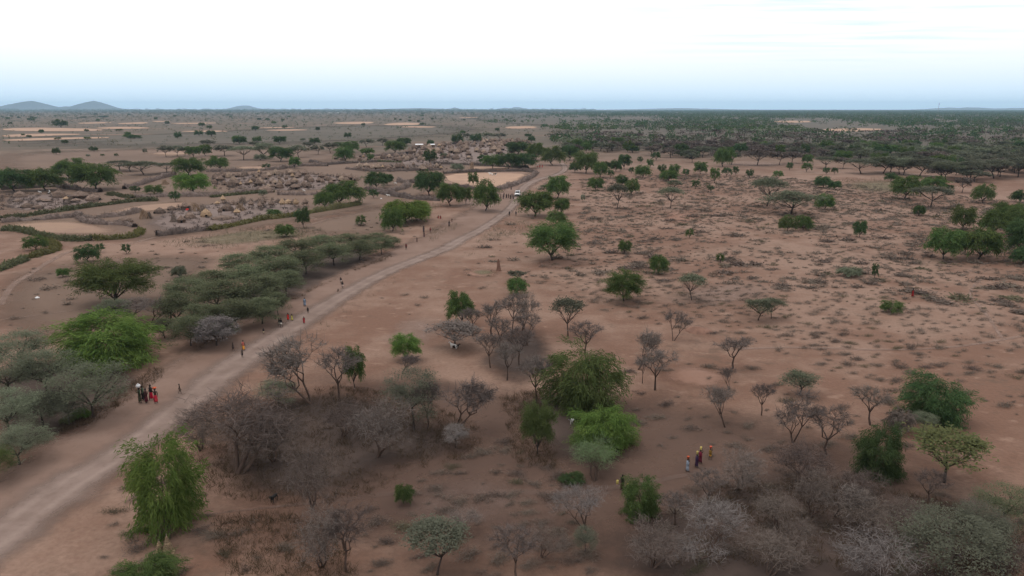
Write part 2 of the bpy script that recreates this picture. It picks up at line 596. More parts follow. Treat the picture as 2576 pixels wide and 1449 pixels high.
WOOD = [(1430, 392), (1405, 372), (1380, 350), (1385, 325), (1330, 318), (1160, 305), (1150, 290), (1260, 281), (1700, 278.5), (2576, 278.5), (2680, 284), (2680, 470), (2576, 462), (2400, 456), (2260, 440), (2120, 425), (2010, 412),
        (1900, 404), (1760, 402), (1640, 394), (1520, 384)]
# ------------------------------------------------------------------ road, verge, paths, fields, ground cover
ROADC = [(-150, 1455, 200), (20, 1334, 175), (150, 1235, 150), (303, 1141, 118), (424, 1052, 108), (500, 990, 105), (590, 918, 105), (725, 830, 84),
         (808, 777, 70), (880, 733, 56), (980, 681, 50), (1112, 629, 46), (1160, 603, 40), (1210, 577, 32), (1264, 541, 26), (1291, 515, 24), (1305, 490, 22),
         (1322, 468, 24), (1352, 452, 24), (1395, 441, 20), (1418, 430, 17), (1420, 419, 15), (1412, 410, 14)]
PATHS = [
    [(0, 768, 30), (30, 720, 22), (75, 690, 20), (130, 655, 20), (180, 632, 18), (260, 618, 14), (330, 612, 12), (390, 597, 10)],
    [(0, 806, 8), (120, 790, 7), (260, 772, 7), (380, 752, 6)],
    [(780, 566, 10), (830, 551, 9), (900, 541, 9), (960, 538, 8), (1040, 541, 7)],
    [(780, 545, 8), (800, 552, 7), (830, 551, 7)],
    [(1860, 878, 22), (1960, 875, 24), (2080, 876, 24), (2200, 880, 22), (2330, 878, 22), (2440, 868, 20), (2576, 845, 22)],
    [(2470, 700, 12), (2440, 740, 10), (2480, 790, 12), (2520, 850, 12)],
    [(480, 1300, 6), (690, 1276, 20), (820, 1262, 34), (980, 1244, 40), (1120, 1240, 50), (1260, 1238, 50), (1420, 1240, 50), (1560, 1225, 40), (1680, 1205, 34), (1790, 1178, 26), (1950, 1120, 8)],
    [(2420, 690, 8), (2480, 665, 8), (2560, 650, 8)],
]
patch('dimmed_near_earth', [(250, 1600), (330, 1250), (480, 1040), (640, 930), (900, 900), (1250, 960), (1500, 960), (1900, 1000), (2300, 1100), (2700, 1150), (2900, 1700)], 0.003, M_EARTH_DIM, fade=0.5)  # sheet of darkened earth: light falloff over the foreground put into the colour
patch('brown_grass', [(-100, 900), (-100, 700), (120, 650), (400, 625), (600, 625), (560, 720), (420, 850), (160, 920)], 0.003, M_BROWN, fade=0.5)
patch('brown_grass', [(-100, 640), (-100, 440), (300, 425), (700, 415), (1000, 385), (1350, 345), (1380, 400), (1320, 420), (1080, 440), (1100, 500), (880, 545), (560, 600), (300, 625)], 0.003, M_BROWN, fade=0.12)
patch('brown_grass', [(-100, 470), (-100, 385), (300, 372), (640, 368), (900, 375), (1000, 392), (700, 425), (420, 440), (250, 470)], 0.003, M_BROWN, fade=0.3)
patch('brown_grass', [(560, 600), (780, 550), (960, 510), (1120, 510), (1100, 560), (1000, 600), (800, 600)], 0.003, M_BROWN, fade=0.5)
patch('clearing', [(1010, 1190), (1180, 1165), (1330, 1170), (1440, 1230), (1400, 1300), (1250, 1370), (1040, 1400), (880, 1340), (930, 1260)], 0.006, M_CLEAR_DIM, fade=0.6)
patch('clearing', [(1560, 740), (1750, 700), (1950, 690), (2050, 730), (1900, 790), (1660, 800)], 0.006, M_PATH, fade=0.7)
patch('clearing', [(960, 800), (1060, 770), (1150, 800), (1150, 860), (1050, 900), (900, 900)], 0.006, M_PATH, fade=0.7)
patch('clearing', [(1780, 410), (1900, 402), (2040, 412), (1960, 422), (1820, 420)], 0.03, M_PATH, fade=0.5)

FIELDS = [
    [(0, 323), (120, 321), (268, 325), (262, 330), (120, 331), (0, 329)],
    [(0, 340), (70, 337), (200, 336.5), (214, 339), (150, 341), (90, 344), (0, 345)],
    [(110, 347), (286, 344.5), (280, 348), (190, 350), (120, 353), (60, 355), (0, 354.5), (0, 352)],
    [(225, 322), (300, 319), (385, 321), (370, 324), (270, 325)],
    [(190, 309), (280, 307), (285, 310), (200, 312)],
    [(290, 310), (370, 307), (378, 311), (300, 313)],
    [(380, 304.5), (430, 304), (428, 306.5), (385, 307)],
    [(430, 331), (540, 328), (590, 331), (520, 333)],
    [(420, 310), (545, 308), (548, 311), (440, 312.5)],
    [(650, 328), (730, 325), (792, 327), (720, 330)],
    [(825, 309), (900, 306), (948, 307), (930, 312), (860, 313)],
    [(955, 313), (1010, 308), (1065, 310), (1058, 315), (980, 316)],
    [(985, 320), (1040, 317), (1108, 319), (1080, 322)],
    [(640, 321), (740, 320), (745, 322), (650, 323)],
    [(1150, 295.5), (1200, 294.5), (1205, 296.5), (1160, 297)],
    [(1262, 319), (1340, 317), (1360, 322), (1280, 325)],
    [(2060, 325), (2160, 322), (2240, 325), (2180, 332), (2080, 331)],
    [(1930, 305), (2020, 303), (2060, 307), (1980, 310)],
]
for f_ in FIELDS:
    patch('field', f_, 0.25, M_FIELD, fade=0.12)
patch('field', [(1112, 438), (1230, 433), (1345, 437), (1318, 456), (1262, 471), (1190, 473), (1122, 458)], 0.02, M_FIELD, fade=0.12)
patch('field', [(225, 540), (320, 516), (420, 506), (520, 503), (500, 520), (400, 532), (300, 543)], 0.02, M_STUB, fade=0.5)
patch('field', [(-40, 560), (120, 550), (205, 553), (340, 575), (340, 595), (120, 596), (-40, 585)], 0.02, M_STUB, fade=0.5)
patch('field', [(1150, 418), (1290, 418), (1300, 426), (1170, 428)], 0.02, M_STUB, fade=0.5)
patch('field', [(560, 418), (700, 416), (720, 424), (600, 428)], 0.02, M_STUB, fade=0.5)
patch('field', [(300, 388), (480, 374), (560, 378), (430, 398)], 0.03, M_STUB, fade=0.6)
patch('yard', [(0, 490), (140, 486), (250, 490), (255, 512), (130, 530), (0, 535)], 0.016, M_YARD)
patch('yard', [(330, 560), (420, 525), (560, 505), (700, 500), (790, 515), (780, 545), (640, 560), (480, 585), (360, 590)], 0.016, M_YARD)
patch('yard', [(520, 445), (700, 432), (880, 440), (910, 460), (820, 485), (620, 482), (530, 465)], 0.016, M_YARD)
patch('yard', [(900, 420), (1010, 375), (1150, 352), (1330, 350), (1330, 400), (1200, 420), (1040, 430)], 0.016, M_YARD)
patch('yard', [(1225, 470), (1300, 478), (1290, 520), (1180, 535), (1090, 530), (1140, 500)], 0.010, M_PATH, fade=0.6)
patch('dimmed_leaf_litter', [(420, 1060), (620, 1000), (860, 960), (1080, 1010), (1220, 1080), (1210, 1150), (1050, 1180), (930, 1250), (720, 1290), (520, 1260), (480, 1150)], 0.006, M_LITTER_DIM, 'stuff', 0.5)
patch('dimmed_leaf_litter', [(1560, 1290), (1760, 1200), (2000, 1140), (2300, 1190), (2700, 1280), (2700, 1600), (1700, 1600), (1380, 1500), (1420, 1360)], 0.006, M_LITTER_DIM, 'stuff', 0.5)
patch('dimmed_leaf_litter', [(1250, 1010), (1360, 960), (1560, 1010), (1620, 1150), (1560, 1250), (1380, 1180)], 0.006, M_LITTER_DIM, 'stuff', 0.6)
patch('dimmed_leaf_litter', [(540, 900), (420, 830), (560, 730), (760, 640), (980, 600), (960, 660), (760, 740), (680, 830)], 0.006, M_LITTER_DIM, 'stuff', 0.4)
patch('dimmed_leaf_litter', [(-50, 900), (150, 900), (420, 930), (330, 1040), (160, 1110), (-50, 1200)], 0.006, M_LITTER_DIM, 'stuff', 0.4)
patch('dimmed_leaf_litter', [(1180, 880), (1300, 800), (1400, 830), (1420, 940), (1300, 1000), (1180, 950)], 0.005, M_LITTER_DIM, 'stuff', 0.7)
patch('red_earth', [(1290, 655), (1390, 640), (1500, 655), (1500, 680), (1370, 690)], 0.006, M_REDG, fade=0.7)
patch('red_earth', [(1590, 900), (1760, 905), (1930, 935), (1900, 990), (1750, 1010), (1580, 960)], 0.006, M_REDG, fade=0.8)
patch('red_earth', [(1140, 680), (1230, 668), (1290, 685), (1250, 705), (1150, 700)], 0.006, M_REDG, fade=0.7)
patch('green_ground', [(400, 610), (520, 585), (660, 568), (800, 575), (860, 590), (700, 610), (560, 625), (430, 625)], 0.006, M_GREENG, 'stuff', 0.5)
patch('green_ground', [(980, 520), (1040, 508), (1110, 515), (1080, 535), (1000, 545)], 0.006, M_GREENG, 'stuff', 0.6)
patch('green_ground', [(1090, 575), (1150, 565), (1200, 570), (1150, 600), (1080, 620)], 0.007, M_GREENG, 'stuff', 0.6)
patch('green_ground', [(2090, 450), (2250, 445), (2420, 470), (2400, 490), (2200, 495), (2060, 475)], 0.006, M_GREENG, 'stuff', 0.6)
patch('green_ground', [(1650, 530), (1740, 525), (1800, 545), (1740, 570), (1650, 565)], 0.006, M_REDG, 'stuff', 0.6)
patch('green_ground', [(1150, 680), (1240, 672), (1270, 690), (1200, 702)], 0.009, M_GREENG, 'stuff', 0.7)
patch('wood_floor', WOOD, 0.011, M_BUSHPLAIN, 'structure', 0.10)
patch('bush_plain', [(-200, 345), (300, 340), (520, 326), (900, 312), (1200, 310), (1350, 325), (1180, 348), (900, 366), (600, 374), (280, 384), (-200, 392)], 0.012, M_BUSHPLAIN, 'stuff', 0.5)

for p in PATHS:
    ribbon('path', p, 0.008, M_CLEAR_DIM if p[0][0] == 480 else M_PATH, face=0.7)
ribbon('verge', [(-210, 1395, 420), (60, 1255, 330), (240, 1130, 260), (400, 1015, 230), (540, 915, 200), (690, 810, 180), (800, 750, 150), (930, 680, 120), (1040, 630, 120), (1130, 590, 120), (1230, 530, 110),
                  (1290, 485, 60), (1330, 455, 60), (1380, 430, 80), (1405, 412, 90)], 0.004, M_VERGE)
ribbon('road', ROADC, 0.012, M_ROAD)


# ------------------------------------------------------------------ plant models (unit size: crown 1 wide, plant 1 tall)
def norm_pair(tr, cr, zmin=None):
    v = cr.verts()
    lo, hi = np.percentile(v, 1.5, 0), np.percentile(v, 98.5, 0)
    s = 1.0 / max(hi[0] - lo[0], hi[1] - lo[1])
    sz = 1.0 / hi[2]
    f = lambda a: a * np.array((s, s, sz))
    cr.xform(f)
    if tr:
        tr.xform(f)


def limbs(tr, r, top, n, zfork, rad, spread, n2=3):
    """trunk, forks and branches up to a crown; returns branch tips"""
    lean = r.normal(0, 0.03, 2)
    fork = np.array((lean[0], lean[1], zfork))
    tube(tr, [(0, 0, -0.03), (lean[0] * 0.3, lean[1] * 0.3, zfork * 0.4), fork], [rad * 1.35, rad, rad * 0.85], 6)
    tips = []
    for i in range(n):
        a = 2 * pi * i / n + r.uniform(-0.4, 0.4)
        rr = spread * r.uniform(0.55, 1.0)
        e = np.array((cos(a) * rr, sin(a) * rr, top * r.uniform(0.85, 1.05)))
        m = fork + (e - fork) * 0.5 + np.array((cos(a), sin(a), 0.4)) * 0.03 + r.normal(0, 0.02, 3)
        tube(tr, [fork, m, e], [rad * 0.7, rad * 0.48, rad * 0.2], 5)
        tips.append(e)
        for _ in range(n2):
            b = a + r.uniform(-0.9, 0.9)
            q = r.uniform(0.35, 0.8)
            s0 = fork + (m - fork) * q if q < 0.5 else m + (e - m) * (q - 0.5)
            e2 = s0 + np.array((cos(b) * 0.2, sin(b) * 0.2, r.uniform(0.08, 0.22)))
            tube(tr, [s0, s0 * 0.5 + e2 * 0.5 + (0, 0, 0.02), e2], [rad * 0.35, rad * 0.25, rad * 0.1], 4)
            tips.append(e2)
    return tips


def green_plant(seed, zbase=0.15, n_fr=110, per=70, weep=0.9, lw=0.012, ll=0.05, trunk=True, rag=1.0, ulo=-0.55):
    """leafy crown of arching, hanging sprays on forked limbs; ragged outline with gaps between the sprays"""
    r = np.random.default_rng(seed)
    tr, cr = MB(), MB()
    ph = r.uniform(0, 6, 5)
    th = r.uniform(0, 2 * pi, n_fr)
    u = r.uniform(ulo, 1.0, n_fr)
    lob = 1 + rag * (0.17 * np.sin(2 * th + ph[0]) + 0.14 * np.sin(3 * th + ph[1] + 2 * u) + 0.10 * np.sin(5 * th + ph[2] - 3 * u))
    rr = r.uniform(0.35, 0.92, n_fr) * lob
    hz = (1 - zbase) / 2
    q = np.sqrt(1 - np.abs(u) ** 2.4)
    c0 = np.stack((0.36 * rr * q * np.cos(th), 0.36 * rr * q * np.sin(th), zbase + hz + hz * 0.80 * u * np.clip(rr * 1.25, 0.5, 1.05)), 1)
    a = th + r.normal(0, 0.5, n_fr)
    ln = r.uniform(0.10, 0.27, n_fr)
    up = r.uniform(0.02, 0.20, n_fr) * (0.4 + 0.6 * (u > 0))
    drop = r.uniform(0.10, 0.32, n_fr) * weep
    sz = r.uniform(0.5, 1.5, n_fr)
    cnt = np.maximum((per * sz).astype(int), 4)
    idx = np.repeat(np.arange(n_fr), cnt)
    n = len(idx)
    t = r.uniform(0, 1, n) ** 0.8
    out = np.stack((np.cos(a), np.sin(a), a * 0), 1)
    P = c0[idx] + out[idx] * (ln[idx] * t)[:, None]
    P[:, 2] += up[idx] * t - drop[idx] * t * t
    P += r.standard_normal((n, 3)) * np.array((0.022, 0.022, 0.020)) * (0.6 + sz[idx])[:, None]
    P[:, 2] = np.maximum(P[:, 2], 0.02)
    L = out[idx] * ln[idx][:, None]
    L[:, 2] += up[idx] - 2 * drop[idx] * t
    L = unit(unit(L) + r.standard_normal((n, 3)) * 0.38 + np.array((0, 0, -0.25 * weep)))
    W = unit(np.cross(L, r.standard_normal((n, 3))))
    cards(cr, P, L * ll * r.uniform(0.5, 1.6, (n, 1)), W * lw * r.uniform(0.6, 1.5, (n, 1)))
    if trunk:
        limbs(tr, r, max(zbase, 0) + 0.42, 6, max(zbase * 0.8, 0.12), 0.021, 0.27, 3)
    norm_pair(tr if trunk else None, cr)
    ft = np.repeat(r.uniform(0, 1, n_fr), cnt)
    cr.tone = ft
    return tr if trunk else None, cr


def umbrella(seed, n_cl=46, per=70, layers=1, thick=0.035, dome=0.16, zc=0.80, ll=0.034, lw=0.020, stems=1):
    """flat-topped acacia: forked trunk, wide thin plates of foliage"""
    r = np.random.default_rng(seed)
    tr, cr = MB(), MB()
    tips = []
    for s in range(stems):
        tips += limbs(tr, r, zc, 6, r.uniform(0.25, 0.4), 0.017, 0.40, 4)
    ph = r.uniform(0, 6, 3)
    th = r.uniform(0, 2 * pi, n_cl)
    rad = np.sqrt(r.uniform(0, 1, n_cl)) * 0.44
    rad *= 1 + 0.14 * np.sin(2 * th + ph[0]) + 0.12 * np.sin(3 * th + ph[1])
    z = zc + dome * (1 - (rad / 0.46) ** 2) + r.uniform(-0.03, 0.03, n_cl)
    if layers > 1:
        z -= (r.integers(0, layers, n_cl) * 0.17) * (rad > 0.12)
    ce = np.stack((rad * np.cos(th), rad * np.sin(th), z), 1)
    sz = r.uniform(0.7, 1.4, n_cl)
    cnt = (per * sz).astype(int)
    idx = np.repeat(np.arange(n_cl), cnt)
    n = len(idx)
    P = ce[idx] + r.standard_normal((n, 3)) * np.array((0.062, 0.062, thick)) * sz[idx, None]
    L = r.standard_normal((n, 3)) * np.array((1, 1, 0.45)) + np.array((0, 0, 0.25))
    L = unit(L)
    W = unit(np.cross(L, r.standard_normal((n, 3)) * 0.5 + np.array((0, 0, 1.0))))
    cards(cr, P, L * ll * r.uniform(0.6, 1.5, (n, 1)), W * lw * r.uniform(0.7, 1.4, (n, 1)))
    norm_pair(tr, cr)
    return tr, cr


def bare(seed, stems=1, zf=0.34, spread=0.42, twigs=1700, dense=False, thin=1.0, tw=0.0045, tl=0.085, jit=0.05):
    """leafless thorn tree: forking limbs, then a haze of thin twigs"""
    r = np.random.default_rng(seed)
    tr, cr = MB(), MB()
    ends = []

    def grow(p, d, l, rad, lev):
        d = unit(d)
        m = p + d * l * 0.5 + r.normal(0, 0.018, 3)
        e = p + d * l + r.normal(0, 0.018, 3)
        q = thin if lev > 0 else 1.0
        tube(tr, [p, m, e], [rad * q, rad * 0.8 * q, rad * 0.6 * q], 5 if lev < 2 else 3)
        ends.append((p, e, lev))
        if lev >= 4:
            return
        k = r.integers(2, 4) if lev else r.integers(3, 5)
        a0 = r.uniform(0, 6.28)
        for i in range(k):
            a = a0 + 2 * pi * i / k + r.uniform(-0.5, 0.5)
            s = np.array((cos(a), sin(a), 0.0))
            up = (0.75, 0.62, 0.42, 0.25)[min(lev, 3)]
            nd_ = d * 0.75 + s * r.uniform(0.5, 0.85) * (spread / 0.42) + np.array((0, 0, up - 0.2))
            grow(e, nd_, l * r.uniform(0.58, 0.80), rad * 0.58, lev + 1)

    for s in range(stems):
        d = np.array((0, 0, 1.0)) + (r.normal(0, 0.45, 3) if stems > 1 else r.normal(0, 0.07, 3)) * np.array((1, 1, 0))
        grow(np.array((r.normal(0, 0.012), r.normal(0, 0.012), -0.03)), d, zf * r.uniform(0.8, 1.1), 0.024 if stems == 1 else 0.016, 0)
    E = [(p, e) for p, e, lv in ends if lv >= 2]
    A, B = np.array([x[0] for x in E]), np.array([x[1] for x in E])
    idx = r.integers(0, len(A), twigs)
    t = r.uniform(0.1, 1.05, (twigs, 1))
    P = A[idx] * (1 - t) + B[idx] * t
    if dense:
        P += r.normal(0, jit, (twigs, 3))
    out = unit(P * np.array((1, 1, 0)) + 1e-6)
    L = unit(out * 0.55 + r.standard_normal((twigs, 3)) * 0.75 + np.array((0, 0, 0.25)))
    W = unit(np.cross(L, r.standard_normal((twigs, 3))))
    cards(cr, P, L * tl * r.uniform(0.5, 1.6, (twigs, 1)), W * tw * r.uniform(0.7, 1.5, (twigs, 1)))
    norm_pair(tr, cr)
    return tr, cr


def scrub_mesh(seed, n=110, cl=0.16, cw=0.035):
    """low spiny cushion of twigs"""
    r = np.random.default_rng(seed)
    cr = MB()
    k = 5
    ce = r.normal(0, 0.2, (k, 2)) * np.array((1, 0.6))
    idx = r.integers(0, k, n)
    P = np.zeros((n, 3))
    P[:, :2] = ce[idx] + r.normal(0, 0.11, (n, 2))
    P[:, 2] = np.abs(r.normal(0, 0.10, n))
    L = unit(r.standard_normal((n, 3)) * np.array((1, 1, 0.6)) + np.array((0, 0, 0.55)))
    W = unit(np.cross(L, r.standard_normal((n, 3))))
    cards(cr, P, L * cl * r.uniform(0.5, 1.5, (n, 1)), W * cw * r.uniform(0.6, 1.5, (n, 1)))
    v = cr.verts()
    lo, hi = np.percentile(v, 2, 0), np.percentile(v, 98, 0)
    cr.xform(lambda a: np.maximum(a / np.array((hi[0] - lo[0], hi[0] - lo[0], hi[2])), (-9, -9, -0.02)))
    return cr


def pair_mesh(name, pr, bark):
    tr, cr = pr
    me = cr.mesh(name + '_crown', LEAF['green'])
    tone = getattr(cr, 'tone', None)
    a = me.attributes.new('spray', 'FLOAT', 'FACE')
    a.data.foreach_set('value', (np.full(len(me.polygons), 0.5) if tone is None else tone).astype(np.float32))
    return (tr.mesh(name + '_trunk', bark, True) if tr and tr.n else None, me)


PRO = {}
PRO['G'] = [pair_mesh('green_tree', green_plant(100 + i, 0.07 + 0.06 * (i % 3), 140, 60, 0.9, 0.013, 0.052), BARKD) for i in range(5)]
PRO['g'] = [pair_mesh('green_tree_small', green_plant(140 + i, 0.05 + 0.05 * (i % 3), 84, 26, 0.7, 0.030, 0.080), BARKD) for i in range(4)]
PRO['B'] = [pair_mesh('green_bush', green_plant(200 + i, 0.04, 120, 62, 1.0, 0.013, 0.055), BARKD) for i in range(4)]
PRO['b'] = [pair_mesh('green_bush_small', green_plant(240 + i, 0.05, 56, 24, 0.5, 0.030, 0.080), BARKD) for i in range(4)]
PRO['U'] = [pair_mesh('acacia', umbrella(300 + i, 56, 64, 1 + (i % 2), 0.045, 0.15 + 0.03 * (i % 3)), BARKD) for i in range(5)]
PRO['u'] = [pair_mesh('acacia_small', umbrella(340 + i, 34, 26, 2, 0.050, 0.20, 0.78, 0.075, 0.045), BARKD) for i in range(5)]
PRO['K'] = [pair_mesh('grey_acacia', umbrella(400 + i, 84, 100, 3, 0.045, 0.24, 0.72, 0.027, 0.013), BARKD) for i in range(5)]
PRO['T'] = [pair_mesh('bare_tree', bare(500 + i, 1 if i % 3 else 2, 0.33 + 0.03 * (i % 3), 0.40 + 0.08 * (i % 2)), BARK) for i in range(6)]
PRO['W'] = [pair_mesh('twiggy_tree', bare(600 + i, 3, 0.27, 0.58, 2700, True, 0.6, 0.0030, 0.065, 0.035), BARK) for i in range(4)]
PRO['H'] = [pair_mesh('green_tree_near', green_plant(160 + i, 0.02 + 0.10 * (i % 2), 210, 85, 0.40, 0.0085, 0.036, True, 1.35), BARKD) for i in range(3)]
PRO['N'] = [pair_mesh('green_bush_near', green_plant(260 + i, -0.14, 220, 85, 0.75, 0.0080, 0.044, True, 1.35, -0.98), BARKD) for i in range(4)]
PRO['L'] = [pair_mesh('grey_acacia_near', umbrella(460 + i, 95, 95, 3, 0.032, 0.22, 0.74, 0.022, 0.0085), BARKD) for i in range(4)]
NOUN = {'H': 'tree', 'N': 'bush', 'L': 'layered acacia', 'G': 'tree', 'g': 'tree', 'B': 'bush', 'b': 'bush', 'U': 'flat-topped acacia', 'u': 'flat-topped acacia', 'K': 'layered acacia', 'T': 'leafless thorn tree', 'W': 'twiggy bush'}
NAME = {'H': 'green_tree', 'N': 'green_bush', 'L': 'layered_acacia', 'G': 'green_tree', 'g': 'green_tree', 'B': 'green_bush', 'b': 'green_bush', 'U': 'umbrella_acacia', 'u': 'umbrella_acacia', 'K': 'layered_acacia', 'T': 'bare_thorn_tree', 'W': 'twiggy_thorn_bush'}
COLW = {'bright': 'bright green', 'green': 'green', 'dark': 'dark green', 'olive': 'olive green', 'sage': 'grey-green', 'thicket': 'soft grey-green', 'dull': 'dull brown-green', 'yellow': 'yellow-green',
        'mint': 'pale mint green', 'twig': 'grey', 'pale': 'pale silvery', 'mauve': 'dark brownish', 'scrub': 'grey'}
PLANTS = []


def plant(t, p, width, height, mat, where, group=None, label=None):
    me = random.choice(PRO[t])
    s = random.uniform(0.96, 1.04)
    o = empty(NAME[t], (p[0], p[1], 0), random.uniform(0, 2 * pi), (width * s, width * s, height))
    if me[0]:
        link('trunk', me[0], o)
    link('crown', me[1], o, LEAF[mat])
    big = {'H': (3.6, 6.5), 'N': (2.2, 4.5), 'L': (3.5, 6.0), 'G': (3.6, 6.5), 'g': (3.0, 5.5), 'B': (2.2, 4.5), 'b': (1.4, 3.0), 'U': (4.0, 7.0), 'u': (4.0, 7.0), 'K': (3.5, 6.0), 'T': (3.4, 5.6), 'W': (3.0, 5.0)}[t]
    size = 'small' if height < big[0] else ('large' if height > big[1] else '')
    look = f"{size} {COLW[mat]} {NOUN[t]}".strip()
    tag(o, label, 'bush' if t in 'BbWN' else 'tree', group)
    if label is None:
        PLANTS.append((o, look, where, pix(p[0], p[1])[0]))
    return o


ORD = 'first second third fourth fifth sixth seventh eighth ninth tenth eleventh twelfth thirteenth fourteenth fifteenth sixteenth seventeenth eighteenth nineteenth twentieth'.split()


def label_plants():
    d = {}
    for o, look, where, x in PLANTS:
        d.setdefault((look, where), []).append((float(x), o))
    for (look, where), v in d.items():
        v.sort(key=lambda a: a[0])
        for i, (x, o) in enumerate(v):
            if len(v) == 1:
                o['label'] = f"{look} {where}"
            elif i == 0:
                o['label'] = f"leftmost {look} {where}"
            elif i == len(v) - 1:
                o['label'] = f"rightmost {look} {where}"
            else:
                o['label'] = f"{look}, {ORD[i]} from the left, {where}"


WHERE = {
    'wl': 'behind the far-left brown brush fence',
    'mid': 'on the plain beyond the left huts',
    'fl': 'far out near the tan fields',
    'vil': 'standing among the thatched huts',
    'vb': 'on the near side of the huts',
    'vf': 'beyond the farthest cluster of huts',
    'row': 'beside the fences left of the car',
    'fld': 'behind the tan stubble field',
    'rd': 'by the road bend beyond the car',
    'car': 'right of the road near the car',
    'pl': 'between open plain and far wood',
    'edge': 'along the near edge of the wood',
    'pm': 'on the middle of the open plain',
    'pr': 'at the right of the open plain',
    'lt': 'in the thicket left of the road',
    'll': 'in the lower-left clump by the road',
    'lp': 'on bare ground behind the left thicket',
    'bt': 'in the leafless grove at the centre',
    'nr': 'on the lower right road bank',
    'fg': 'in brown grass right of the road',
    'cg': 'in the leafy clump by the path',
    'wm': 'around the women with containers',
    'br': 'in the dark brush at lower right',
    'bb': 'along the bottom edge',
}
